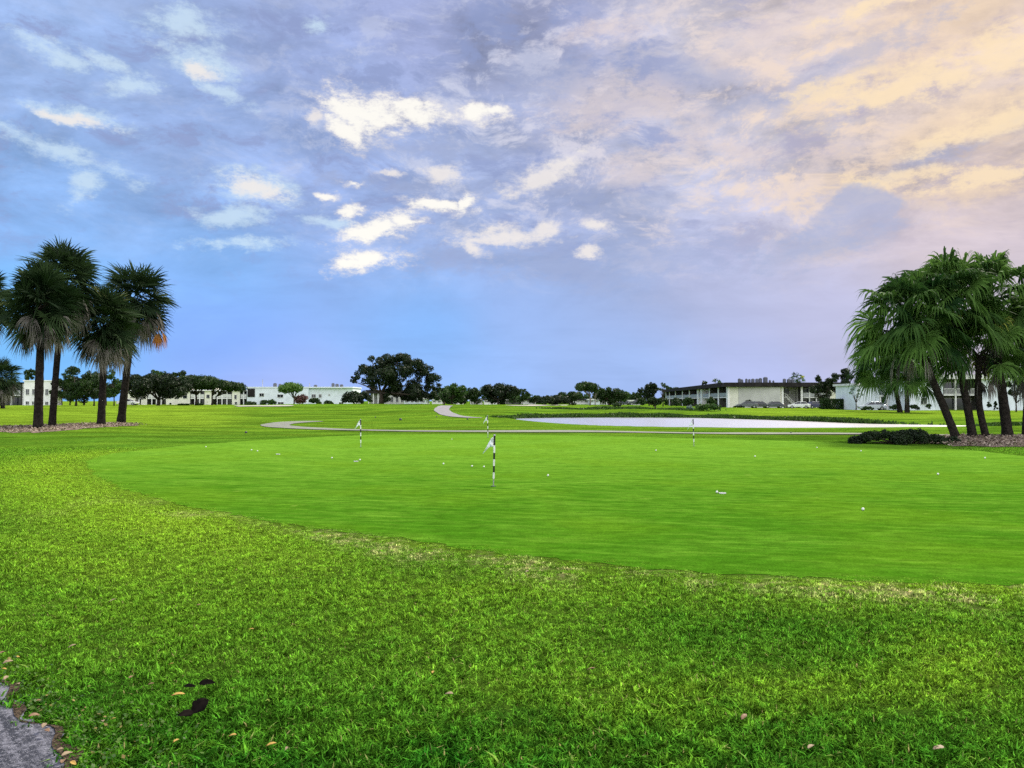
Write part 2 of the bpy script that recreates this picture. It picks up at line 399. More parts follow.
def blotch(x, y, s, seed):
    r = np.random.RandomState(seed); v = 0
    for k in range(7):
        a = r.uniform(0, 2 * np.pi); f = r.uniform(.6, 1.7) / s; v = v + np.sin((x * np.cos(a) + y * np.sin(a)) * f * 2 + r.uniform(0, 6))
    return v / 3.0
def lawn_attr(x, y):
    """dry / bright / lush masks over the lawn (they belong to the turf, fixed on the ground)"""
    x = np.asarray(x, float); y = np.asarray(y, float); yy = np.maximum(y, 2.5)
    px = 512 + FPX * x / yy; py = HORIZ + FPX * EYE / yy
    near = (y > 3) & (y < 60)
    d = np.full(x.shape, 99.)
    if near.any(): d[near] = sdist(x[near], y[near], GREEN)
    b1 = blotch(x, y, .55, 3); b2 = blotch(x, y * 1.5, 1.6, 5)
    front = (py > 478) | (px < 90)
    wid = .30 + .55 * sstep(px, 250, 420) * (1 - sstep(px, 560, 640)) * .6 + .25 * sstep(px, 640, 720)
    band = np.exp(-((d - wid * .8) / (wid * .75)) ** 2) * front
    b3 = blotch(x * 1.0, y * 2.2, .16, 17)
    dry = band * np.clip(.16 + .5 * b1 + .75 * b3, 0, 1) * sstep(px, 230, 330)
    # scattered pale scuffs left of the green
    dry = np.maximum(dry, .45 * np.exp(-((px - 180) / 110) ** 2 - ((py - 512) / 11) ** 2) * np.clip(b1 * 1.2, 0, 1))
    bright = np.exp(-((d - .9) / 1.5) ** 2) * (1 - sstep(px, 160, 480)) * sstep(py, 436, 462) * .75
    bright = np.maximum(bright, .55 * np.exp(-((d - .2) / .35) ** 2) * front * sstep(b2, -.3, .8))
    bright = np.maximum(bright, .55 * np.exp(-((px - 40) / 160) ** 2 - ((py - 480) / 26) ** 2))
    bright = np.maximum(bright, .95 * sstep(y, 34, 60) * (1 - sstep(px, 190, 300)) * .85)
    bright = np.maximum(bright, .55 * sstep(y, 30, 45) * np.clip(.5 + .5 * b2, 0, 1))
    bright = np.maximum(bright, .75 * sstep(y, 62, 80) * sstep(px, 690, 760))
    bright = np.maximum(bright, .6 * np.exp(-((px - 960) / 90) ** 2 - ((py - 665) / 40) ** 2))
    bright = np.maximum(bright, .35 * np.exp(-((px - 800) / 260) ** 2 - ((py - 690) / 24) ** 2))
    bright = np.maximum(bright, .45 * np.exp(-((px - 120) / 150) ** 2 - ((py - 560) / 26) ** 2))
    bright = np.maximum(bright, (.26 + .22 * b2) * np.exp(-((py - 570) / 60) ** 2) * (1 - .4 * sstep(px, 500, 900)))
    lush = np.clip(sstep(py, 620, 760) * (1 - .5 * sstep(px, 300, 900)) + .3 * b2, 0, 1)
    lush = np.maximum(lush, .95 * sstep(py, 690, 765))
    lush = np.maximum(lush, .8 * sstep(py, 640, 720) * (1 - sstep(px, 250, 480)))
    lush = np.maximum(lush, .8 * np.exp(-((px + 10) / 60) ** 2 - ((py - 560) / 22) ** 2))
    lush = np.maximum(lush, .55 * np.exp(-((d - 1.8) / 1.2) ** 2) * sstep(px, 560, 700) * (py > 560))
    return np.stack([dry, np.clip(bright, 0, 1), lush, np.ones_like(x)], -1).astype(np.float32)

LUSH, MID, BRI, TAN = (.011, .078, .006), (.074, .168, .013), (.170, .272, .020), (.40, .37, .17)
def lawn_color(e, P, A):
    s = e.n.new('ShaderNodeSeparateColor'); e.l.new(A, s.inputs[0]); dry, bri, lus = s.outputs[0:3]
    n0 = e.noise(P, .35, 4, .55); n1 = e.noise(P, 1.9, 5, .6); n2 = e.noise(P, 9, 4, .6)
    c = e.mix(e.m('ADD', e.m('MULTIPLY', lus, .75), e.m('MULTIPLY', e.m('SUBTRACT', n1, .5), 1.1), clamp=True), MID, LUSH)
    b = e.m('ADD', bri, e.m('ADD', e.m('MULTIPLY', e.m('SUBTRACT', n0, .5), .9), e.m('MULTIPLY', e.m('SUBTRACT', n2, .5), .9)), clamp=True)
    c = e.mix(b, c, BRI)
    dn = e.m('MULTIPLY', dry, e.rng(e.noise(P, 7.5, 6, .78), .42, .58))
    return e.mix(dn, c, TAN)
def lawn_material():
    m, e, out = newmat('lawn')
    P = pos(e); A = e.attr('lawn')
    c = lawn_color(e, P, A)
    # blade-scale speckle, stretched a little so it also reads at a grazing angle
    sp = e.noise(P, 55, 3, .7); sp2 = e.noise(e.v('MULTIPLY', P, (1, .45, 1)), 7, 5, .75)
    k = e.m('MULTIPLY', e.rng(sp, .25, .75, .55, 1.4), e.rng(sp2, .3, .7, .72, 1.25))
    fs = e.noise(e.v('MULTIPLY', P, (.10, .42, 1)), 1.0, 6, .62)          # mowing and wear over the fairways
    fs2 = e.noise(e.v('MULTIPLY', P, (.5, 1.6, 1)), 1.0, 6, .7)
    k = e.m('MULTIPLY', k, e.m('MULTIPLY', e.rng(fs, .38, .62, .68, 1.12), e.rng(fs2, .36, .64, .76, 1.16)))
    c = e.v('SCALE', c, scale=k)
    y = e.sep(P)[1]
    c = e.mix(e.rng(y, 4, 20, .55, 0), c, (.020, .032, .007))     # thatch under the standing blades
    nb = bump(e, e.m('ADD', sp, e.m('MULTIPLY', sp2, 1.5)), .03, .8)
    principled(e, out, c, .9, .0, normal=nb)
    return m
M_LAWN = lawn_material()

def ground():
    def axis(neg, fine, fs, mid, ms, far):
        a = list(np.arange(0, fine, fs)); a += list(np.arange(fine, mid, ms)); s = ms; v = mid
        while v < far: a.append(v); s *= 1.22; v += s
        a.append(far); a = np.array(a)
        return a
    xa = axis(0, 11, .16, 95, .95, 5000); xs = np.concatenate([-xa[:0:-1], xa])
    ya = axis(0, 20, .17, 135, .95, 7000); yb = -np.array([1, 2.5, 5, 9, 16, 30, 60, 120, 300, 900])[::-1]
    ys = np.concatenate([yb, ya])
    X, Y = np.meshgrid(xs, ys); Z = hgt(X, Y)
    V = np.stack([X, Y, Z], -1).reshape(-1, 3); nx = len(xs); ny = len(ys)
    i = np.arange(nx * ny).reshape(ny, nx)
    F = np.stack([i[:-1, :-1], i[:-1, 1:], i[1:, 1:], i[1:, :-1]], -1).reshape(-1, 4)
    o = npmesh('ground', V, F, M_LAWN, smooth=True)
    a = o.data.attributes.new('lawn', 'FLOAT_COLOR', 'POINT')
    a.data.foreach_set('color', lawn_attr(V[:, 0], V[:, 1]).ravel())
    tag(o, kind='structure')
ground()

def sheet(name, poly, z, mat, kind='structure', drape=None):
    p = np.array(poly); from mathutils.geometry import tessellate_polygon
    V = [Vector((a, b, z)) for a, b in p]
    F = tessellate_polygon([V])
    me = bpy.data.meshes.new(name); me.from_pydata([tuple(v) for v in V], [], [tuple(f) for f in F]); me.update()
    if sum(q.normal.z for q in me.polygons) < 0: me.flip_normals()
    me.materials.append(mat); o = bpy.data.objects.new(name, me); link(o); tag(o, kind=kind); return o

def green_material():
    m, e, out = newmat('putting_green')
    P = pos(e); x, y, z = e.sep(P)[0:3]
    n0 = e.noise(P, .28, 3, .5)
    st = e.noise(e.xyz(e.m('MULTIPLY_ADD', y, .12, e.m('MULTIPLY', x, .42)), e.m('MULTIPLY_ADD', x, .22, y), 0), 1.3, 8, .70, dist=.4)      # soft uneven streaks left by mowing and rolling
    st2 = e.noise(e.xyz(e.m('MULTIPLY_ADD', y, .35, e.m('MULTIPLY', x, .5)), e.m('MULTIPLY_ADD', x, .55, e.m('MULTIPLY', y, 2.8)), 0), 2.2, 5, .65)
    fi = e.noise(P, 60, 3, .7)
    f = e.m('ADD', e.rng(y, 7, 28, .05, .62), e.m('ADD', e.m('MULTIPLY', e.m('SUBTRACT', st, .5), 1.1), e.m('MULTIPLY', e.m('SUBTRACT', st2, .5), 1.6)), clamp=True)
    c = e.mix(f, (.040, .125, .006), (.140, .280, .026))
    c = e.mix(e.rng(n0, .45, .65, 0, .4), c, (.085, .175, .008))
    mo = e.noise(e.v('MULTIPLY', P, (.8, 1.2, 1)), 4.5, 6, .7)
    c = e.v('SCALE', c, scale=e.rng(mo, .3, .7, .78, 1.22))
    w = e.noise(P, 1.1, 4, .6)
    c = e.mix(e.rng(w, .67, .74, 0, .5), c, (.26, .36, .06))
    c = e.v('SCALE', c, scale=e.rng(fi, .25, .75, .66, 1.34))
    principled(e, out, c, .9, .0, normal=bump(e, fi, .006, .6))
    return m
gp = densify(list(map(tuple, GREEN)), .07); gs = np.arange(len(gp))
gdir = np.roll(gp, -1, 0) - np.roll(gp, 1, 0); gdir /= np.linalg.norm(gdir, axis=1, keepdims=True) + 1e-9
gw = .05 * np.sin(gs * .21) * np.sin(gs * .057) + .03 * np.sin(gs * .83 + 1) + .025 * np.random.RandomState(2).randn(len(gp))
gp = gp + np.stack([gdir[:, 1], -gdir[:, 0]], 1) * gw[:, None]
sheet('putting_green', gp, .004, green_material())

# pond
def water_material():
    m, e, out = newmat('pond_water'); P = pos(e)
    w = e.noise(e.v('MULTIPLY', P, (1, 1, 1)), 2.6, 4, .6); w2 = e.noise(P, 9, 3, .6)
    nb = bump(e, e.m('ADD', w, e.m('MULTIPLY', w2, .2)), .10, .25)
    b = principled(e, out, (.06, .07, .08), .15, .5, normal=nb); b.inputs['IOR'].default_value = 1.45
    b.inputs['Metallic'].default_value = .0
    g = e.n.new('ShaderNodeBsdfGlossy'); g.inputs[0].default_value = (.90, .90, .94, 1); g.inputs['Roughness'].default_value = .24
    e.l.new(nb, g.inputs['Normal'])
    mx = e.n.new('ShaderNodeMixShader'); mx.inputs[0].default_value = .8
    e.l.new(b.outputs[0], mx.inputs[1]); e.l.new(g.outputs[0], mx.inputs[2]); e.l.new(mx.outputs[0], out.inputs[0])
    return m
pc = POND.mean(0)
dq = np.roll(POND, -1, 0) - np.roll(POND, 1, 0); nn = np.stack([dq[:, 1], -dq[:, 0]], 1); nn /= np.linalg.norm(nn, axis=1, keepdims=True)
area = .5 * np.sum(POND[:, 0] * np.roll(POND[:, 1], -1) - np.roll(POND[:, 0], -1) * POND[:, 1])
sheet('pond', POND + nn * (1.0 if area > 0 else -1.0), WL, water_material())

def strip(name, pts, width, mat, dz=.02, taper=False, kind='structure', step=.8, nacross=4):
    c = smooth_poly(pts, 3, closed=False); c = densify(list(map(tuple, c)), step, closed=False)
    t = np.gradient(c, axis=0); t /= np.linalg.norm(t, axis=1, keepdims=True) + 1e-9
    n = np.stack([-t[:, 1], t[:, 0]], 1); k = len(c)
    wv = np.full(k, width / 2) * (1 + .03 * np.sin(np.arange(k) * .7))
    if taper: wv *= np.minimum(1, (np.arange(k)[::-1] + .3) / 6)
    rows = [c + n * (wv * a)[:, None] for a in np.linspace(-1, 1, nacross + 1)]
    V = np.stack(rows, 1).reshape(-1, 2); Z = hgt(V[:, 0], V[:, 1]) + dz
    i = np.arange(k * (nacross + 1)).reshape(k, nacross + 1)
    F = np.stack([i[:-1, :-1], i[1:, :-1], i[1:, 1:], i[:-1, 1:]], -1).reshape(-1, 4)[:, ::-1]
    o = npmesh(name, np.column_stack([V, Z]), F, mat, smooth=True); tag(o, kind=kind); return o
def path_mat(name, a, b):
    m, e, out = newmat(name); P = pos(e)
    c = e.mix(e.rng(e.noise(P, 1.3, 5, .6), .35, .7), a, b)
    c = e.v('SCALE', c, scale=e.rng(e.noise(P, 40, 3, .7), .3, .7, .85, 1.12))
    principled(e, out, c, .85, .3); return m
M_PATH = path_mat('cart_path', (.20, .21, .17), (.15, .155, .13))
M_SAND = path_mat('pale_path', (.40, .38, .33), (.33, .31, .27))
strip('cart_path', [G(1250, 442), G(1100, 438.5), G(980, 436), G(860, 434.6), G(760, 433.4), G(680, 432.8), G(600, 432.3), G(480, 431.8), G(400, 431), G(340, 429.8), G(308, 428.2), G(284, 426.9), G(272, 425.6), G(284, 423.8), G(302, 422.6), G(318, 421.9)], 1.8, M_PATH, .03, taper=True)
strip('cart_path', [GT(447, 405.8), GT(443, 408), GT(441, 410), GT(444, 412.5), GT(451, 415.6), GT(464, 417.4), GT(480, 418.2)], 1.7, path_mat('grey_path', (.23, .22, .23), (.18, .175, .18)), .04, taper=True)
strip('cart_path', [GT(236, 406.4), GT(262, 406.2), GT(292, 405.6)], 5.5, M_SAND, .06, taper=True)
strip('cart_path', [GT(508, 405.6), GT(530, 406.0), GT(545, 405.4), GT(565, 404.9)], 3.5, M_SAND, .06, taper=True)

# asphalt path at the near left corner
def asphalt():
    m, e, out = newmat('asphalt'); P = pos(e)
    # coordinates along / across the path
    u = e.v('DOT_PRODUCT', P, (float(ED[0]), float(ED[1]), 0)); v = e.v('DOT_PRODUCT', P, (float(EN[0]), float(EN[1]), 0))
    q = e.xyz(e.m('MULTIPLY', u, .13), v, 0)
    lines = e.noise(q, 11, 6, .65, dist=.4)
    g = e.noise(P, 130, 3, .75); g2 = e.noise(P, 38, 4, .7)
    c = e.mix(e.rng(e.m('ADD', e.m('MULTIPLY', lines, .62), e.m('MULTIPLY', g2, .38)), .46, .60), (.016, .018, .028), (.16, .16, .19))
    c = e.mix(e.rng(g, .58, .68), c, (.34, .34, .38)); c = e.mix(e.rng(g, .42, .34), c, (.02, .02, .025))
    principled(e, out, c, .75, .35, normal=bump(e, e.m('ADD', g, g2), .008, .9))
    s = np.arange(-30, 24, .03); w = wob(s) + .012 * np.sin(s * 41) + .009 * np.sin(s * 67 + 2)
    a = EDGE1[None] + ED[None] * s[:, None]; near = a + EN[None] * w[:, None]; farp = a - EN[None] * 2.4
    V = np.vstack([np.column_stack([near, np.full(len(s), .012)]), np.column_stack([farp, np.full(len(s), .012)])])
    k = len(s); i = np.arange(k - 1)
    F = np.stack([i, i + k, i + k + 1, i + 1], -1)
    o = npmesh('asphalt_path', V, F, m); tag(o, kind='structure')
    if o.data.polygons[0].normal.z < 0: o.data.flip_normals()
asphalt()

# ------------------------------------------------------------------ standing grass (uncountable: one object)
def grass():
    m, e, out = newmat('grass_blades'); P = pos(e); A = e.attr('lawn', 'INSTANCER')
    c = lawn_color(e, P, A); t = e.attr('tint', out='Fac')
    pt = e.noise(P, 13, 4, .7); pt2 = e.noise(P, 42, 2, .6)
    c = e.v('SCALE', c, scale=e.m('MULTIPLY', e.rng(t, 0, 1, .15, 2.8, smooth=False), e.m('MULTIPLY', e.rng(pt, .34, .66, .42, 1.5), e.rng(pt2, .3, .7, .7, 1.35))))
    c = e.mix(e.rng(t, .99, .995), c, (.34, .30, .12))
    principled(e, out, c, .9, .0, trans=(.35, e.v('SCALE', c, scale=1.7)))
    coll = bpy.data.collections.new('grass_tufts'); rs = np.random.RandomState(4)
    for k in range(8):
        n = 64; V = []; F = []; T = []
        for j in range(n):
            r = .085 * math.sqrt(rs.rand()); a = rs.rand() * 6.283; bx, by = r * math.cos(a), r * math.sin(a)
            da = rs.rand() * 6.283; lean = rs.uniform(.2, 1.7); hh = rs.uniform(.014, .036); w = rs.uniform(.0016, .0034)
            dx, dy = math.cos(da), math.sin(da); sx, sy = -dy * w, dx * w; b = len(V)
            for (q, ww) in ((0, 1), (.55, .9), (1, .12)):
                off = hh * lean * q ** 1.6; z = hh * (q - .28 * lean * q * q)
                V += [(bx + dx * off - sx * ww, by + dy * off - sy * ww, z - .004), (bx + dx * off + sx * ww, by + dy * off + sy * ww, z - .004)]
            F += [(b, b + 1, b + 3, b + 2), (b + 2, b + 3, b + 5, b + 4)]; T += [rs.rand()] * 6
        o = npmesh('grass_tuft', V, np.array(F), m, tint=T); COL.objects.unlink(o); coll.objects.link(o)
    # scatter
    pts = []
    def scat(n, d0, d1, dens_fn=None):
        d = np.sqrt(rs.uniform((d0 + 5.3) ** 2, (d1 + 5.3) ** 2, n)) - 5.3; s = rs.uniform(-1, 1, n); return np.column_stack([(.75 * d + 4) * s, d])
    A_ = lambda d0, d1: .75 * (d1 * d1 - d0 * d0) + 8 * (d1 - d0)
    sets = [(1.2, 7.0, 300, .95), (7.0, 11, 270, .88), (11, 17, 190, .92), (17, 27, 60, 1.2)]
    X = []; S = []
    for d0, d1, dens, sc in sets:
        n = int(A_(d0, d1) * dens); p = scat(n, d0, d1); X.append(p); S.append(np.full(n, sc) * rs.uniform(.75, 1.3, n))
    X = np.vstack(X); S = np.concatenate(S)
    gd = sdist(X[:, 0], X[:, 1], GREEN); es = edge_signed(X[:, 0], X[:, 1])
    s_al = (X[:, 0] - EDGE1[0]) * ED[0] + (X[:, 1] - EDGE1[1]) * ED[1]
    L = lawn_attr(X[:, 0], X[:, 1])
    b = blotch(X[:, 0], X[:, 1], .3, 9)
    keep = (gd > -.10 + .16 * b - .25 * rs.rand(len(X)) ** 3) & (es > wob(s_al) + .03 * b) & (X[:, 1] < 27)
    keep &= rs.rand(len(X)) > L[:, 0] * .5                          # thin where it is dry
    X, S, L, b, gd = X[keep], S[keep], L[keep], b[keep], gd[keep]
    S *= .78 + .35 * L[:, 2] + .12 * b; S *= sstep(gd, -.3, .8) * .55 + .45; S *= rs.choice((.8, 1., 1., 1.45), len(S))
    me = bpy.data.meshes.new('grass'); n = len(X)
    me.vertices.add(n); me.vertices.foreach_set('co', np.column_stack([X, hgt(X[:, 0], X[:, 1])]).astype(np.float32).ravel())
    a = me.attributes.new('rotz', 'FLOAT_VECTOR', 'POINT'); rv = np.zeros((n, 3), np.float32); rv[:, 2] = rs.uniform(0, 6.283, n); rv[:, 0] = rs.normal(0, .12, n); a.data.foreach_set('vector', rv.ravel())
    a = me.attributes.new('scl', 'FLOAT', 'POINT'); a.data.foreach_set('value', S.astype(np.float32))
    a = me.attributes.new('vid', 'INT', 'POINT'); a.data.foreach_set('value', rs.randint(0, 8, n).astype(np.int32))
    a = me.attributes.new('lawn', 'FLOAT_COLOR', 'POINT'); a.data.foreach_set('color', L.ravel())
    me.materials.append(m)
    o = bpy.data.objects.new('grass', me); link(o); tag(o, 'short green turf of standing blades around the putting green', 'grass', kind='stuff')
    ng = bpy.data.node_groups.new('scatter_grass', 'GeometryNodeTree')
    ng.interface.new_socket('Geometry', in_out='INPUT', socket_type='NodeSocketGeometry'); ng.interface.new_socket('Geometry', in_out='OUTPUT', socket_type='NodeSocketGeometry')
    N = ng.nodes; gi = N.new('NodeGroupInput'); go = N.new('NodeGroupOutput')
    iop = N.new('GeometryNodeInstanceOnPoints'); ci = N.new('GeometryNodeCollectionInfo'); ci.inputs['Collection'].default_value = coll
    ci.inputs['Separate Children'].default_value = True; ci.inputs['Reset Children'].default_value = True
    def na(name, typ):
        q = N.new('GeometryNodeInputNamedAttribute'); q.data_type = typ; q.inputs[0].default_value = name; return next(s for s in q.outputs if s.enabled and s.name == 'Attribute')
    Lk = ng.links; Lk.new(gi.outputs[0], iop.inputs['Points']); Lk.new(ci.outputs[0], iop.inputs['Instance'])
    iop.inputs['Pick Instance'].default_value = True
    Lk.new(na('vid', 'INT'), iop.inputs['Instance Index']); Lk.new(na('rotz', 'FLOAT_VECTOR'), iop.inputs['Rotation']); Lk.new(na('scl', 'FLOAT'), iop.inputs['Scale'])
    Lk.new(iop.outputs[0], go.inputs[0])
    md = o.modifiers.new('scatter', 'NODES'); md.node_group = ng
grass()

# ------------------------------------------------------------------ mulch beds and bank grass
def mulch_mat():
    m, e, out = newmat('mulch'); P = pos(e)
    n = e.noise(P, 9, 5, .75); n2 = e.noise(P, 30, 4, .7)
    c = e.mix(e.rng(n, .40, .58), (.09, .065, .05), (.26, .19, .15)); c = e.mix(e.rng(n2, .56, .66), c, (.42, .35, .29))
    principled(e, out, c, .9, .2, normal=bump(e, n2, .04, .9)); return m
M_MULCH = mulch_mat()
M_LITTER = foliage('leaf_litter', (.12, .085, .06), (.46, .38, .30), (.06, .10, .02), trans=.05, rough=.8)
def bed(poly_px, name_label, n, seed):
    rs = np.random.RandomState(seed)
    P = smooth_poly([G(*p) for p in poly_px], 2); c = P.mean(0); k = len(P)
    rows = [c + (P - c) * f * (1 + (.05 * rs.randn(k, 1) if f > .9 else 0)) for f in (0.02, .3, .6, .85, 1.0)]
    V = np.vstack(rows); Z = hgt(V[:, 0], V[:, 1]) + np.repeat([.10, .09, .07, .05, .012], k)
    i = np.arange(5 * k).reshape(5, k); j = np.roll(i, -1, 1)
    F = np.stack([i[:-1], j[:-1], j[1:], i[1:]], -1).reshape(-1, 4)
    o = npmesh('mulch_bed', np.column_stack([V, Z]), F, M_MULCH, smooth=True); tag(o, kind='structure')
    if sum(q.normal.z for q in o.data.polygons) < 0: o.data.flip_normals()
    # chips and dead leaves
    x0, y0 = P.min(0) - .3; x1, y1 = P.max(0) + .3
    Q = np.column_stack([rs.uniform(x0, x1, n), rs.uniform(y0, y1, n)]); d = sdist(Q[:, 0], Q[:, 1], P); Q = Q[(d < .02) | ((d < .5) & (rs.rand(n) < .25))]
    n = len(Q); s = rs.uniform(.025, .075, n); a = rs.uniform(0, 6.28, n); Zc = hgt(Q[:, 0], Q[:, 1]) + .05 + rs.uniform(0, .09, n)
    u = np.column_stack([np.cos(a), np.sin(a), rs.normal(0, .5, n)]) * s[:, None]; v = np.column_stack([-np.sin(a), np.cos(a), rs.normal(0, .6, n)]) * s[:, None] * .55
    C = np.column_stack([Q, Zc]); V = np.stack([C - u, C - v, C + u, C + v], 1).reshape(-1, 3)
    o = npmesh('leaf_litter', V, np.arange(4 * n).reshape(-1, 4), M_LITTER, tint=np.repeat(rs.rand(n), 4))
    tag(o, name_label, 'leaf litter', kind='stuff')
bed([(-60,430),(0,432.5),(40,433),(80,430),(120,427.2),(142,426.3),(130,425),(100,425.2),(60,426.6),(20,427.5),(-40,428)], 'brown leaf litter under the left palm trees', 9000, 1)
bed([(918,442),(950,446),(1000,447.5),(1060,447),(1140,444),(1120,438),(1040,436.8),(980,437.4),(935,439.6)], 'reddish brown leaf litter under the right palm trees', 9000, 2)

def blades_along(name, pts, n, h, wid, mat, label, seed, w=.06):
    rs = np.random.RandomState(seed); c = densify(list(map(tuple, smooth_poly(pts, 2, closed=False))), .5, closed=False)
    i = rs.randint(0, len(c), n); q = c[i] + rs.normal(0, wid, (n, 2)); z = hgt(q[:, 0], q[:, 1])
    ok = z > WL - .03; q, z = q[ok], z[ok]; n = len(q)
    hh = h * rs.uniform(.5, 1.25, n) * (.75 + .35 * np.sin(q[:, 0] * .9) * np.sin(q[:, 0] * .37 + 1)); a = rs.uniform(0, 6.28, n); ww = w * rs.uniform(.6, 1.4, n)
    b = np.column_stack([q, z - .03]); s = np.column_stack([np.cos(a) * ww, np.sin(a) * ww, 0 * a]); l = rs.normal(0, .3, (n, 2)) * hh[:, None]
    m_ = b + np.column_stack([l * .4, hh * .6]); t = b + np.column_stack([l, hh])
    V = np.stack([b - s, b + s, m_ + s, m_ - s, t], 1).reshape(-1, 3); k = np.arange(n)[:, None] * 5
    tt = np.repeat(rs.rand(n), 5)
    o = npmesh(name, V, [k + np.array([[0, 1, 2, 3]]), k + np.array([[3, 2, 4]])], mat, tint=tt); tag(o, label, 'bank grass', kind='stuff')
M_BANK = foliage('bank_grass', (.018, .050, .006), (.060, .125, .012), trans=.15)
blades_along('bank_grass', [G(x, y, 0) for x, y in ((1010,427.0),(985,425.4),(905,423.2),(860,422.4),(810,420.2),(750,418.0),(715,417.0))], 42000, .32, .6, M_BANK, 'dark tufted grass on the far right bank of the pond', 3, .07)
blades_along('bank_grass', [G(x, y, 0) for x, y in ((715,416.8),(690,416.4),(640,416.1),(580,416.2),(540,416.8),(512,417.6))], 22000, .30, .8, M_BANK, 'dark marshy grass on the far left bank of the pond', 4, .08)
blades_along('bank_grass', [G(x, y, 0) for x, y in ((690,413.6),(640,413.2),(600,413.4),(560,413.6))], 7000, .30, 1.2, M_BANK, 'band of rough dark grass above the far bank', 5, .09)

# ------------------------------------------------------------------ broadleaf trees
M_BARK = simple('bark', (.075, .06, .045), .9, .25, 6, .2, bmp=.02)
M_PALEBARK = simple('pale_bark', (.26, .23, .19), .9, .2, 5, .2)
FOL = {
 'dark': foliage('foliage_dark', (.010, .026, .006), (.036, .078, .013)),
 'mid': foliage('foliage_mid', (.018, .052, .010), (.062, .130, .020)),
 'light': foliage('foliage_light', (.050, .125, .018), (.130, .230, .035)),
 'black': foliage('foliage_black', (.007, .015, .006), (.022, .044, .010)),
 'silver': foliage('foliage_silver', (.10, .16, .13), (.26, .34, .30)),
 'red': foliage('foliage_red', (.06, .045, .03), (.22, .09, .09)),
}
def leaves(cs, rs_, n, size, rng, flat=1.0, cliptop=None):
    """n leaf-sized faces spread through the given clumps (centres cs, radii rs_)"""
    cs = np.asarray(cs); rad = np.asarray(rs_); w = rad ** 2; i = rng.choice(len(cs), n, p=w / w.sum())
    d = rng.normal(size=(n, 3)); d /= np.linalg.norm(d, axis=1, keepdims=True)
    rr = rad[i] * (rng.uniform(.25, 1.0, n) ** .45) * rng.uniform(.9, 1.12, n)
    C = cs[i] + d * rr[:, None] * np.array([1, 1, flat])
    nrm = d + rng.normal(0, .75, (n, 3)); nrm /= np.linalg.norm(nrm, axis=1, keepdims=True)
    u = np.cross(nrm, rng.normal(size=(n, 3))); u /= np.linalg.norm(u, axis=1, keepdims=True); v = np.cross(nrm, u)
    s = size * rng.uniform(.55, 1.3, n)[:, None]
    V = np.stack([C - u * s, C - v * s * .55 + nrm * s * .12, C + u * s, C + v * s * .55 + nrm * s * .12], 1).reshape(-1, 3)
    ct = rng.rand(len(cs)); t = np.clip(ct[i] * .6 + rng.uniform(0, .4, n), 0, .92)
    return V, np.repeat(t, 4)
TN = [0]
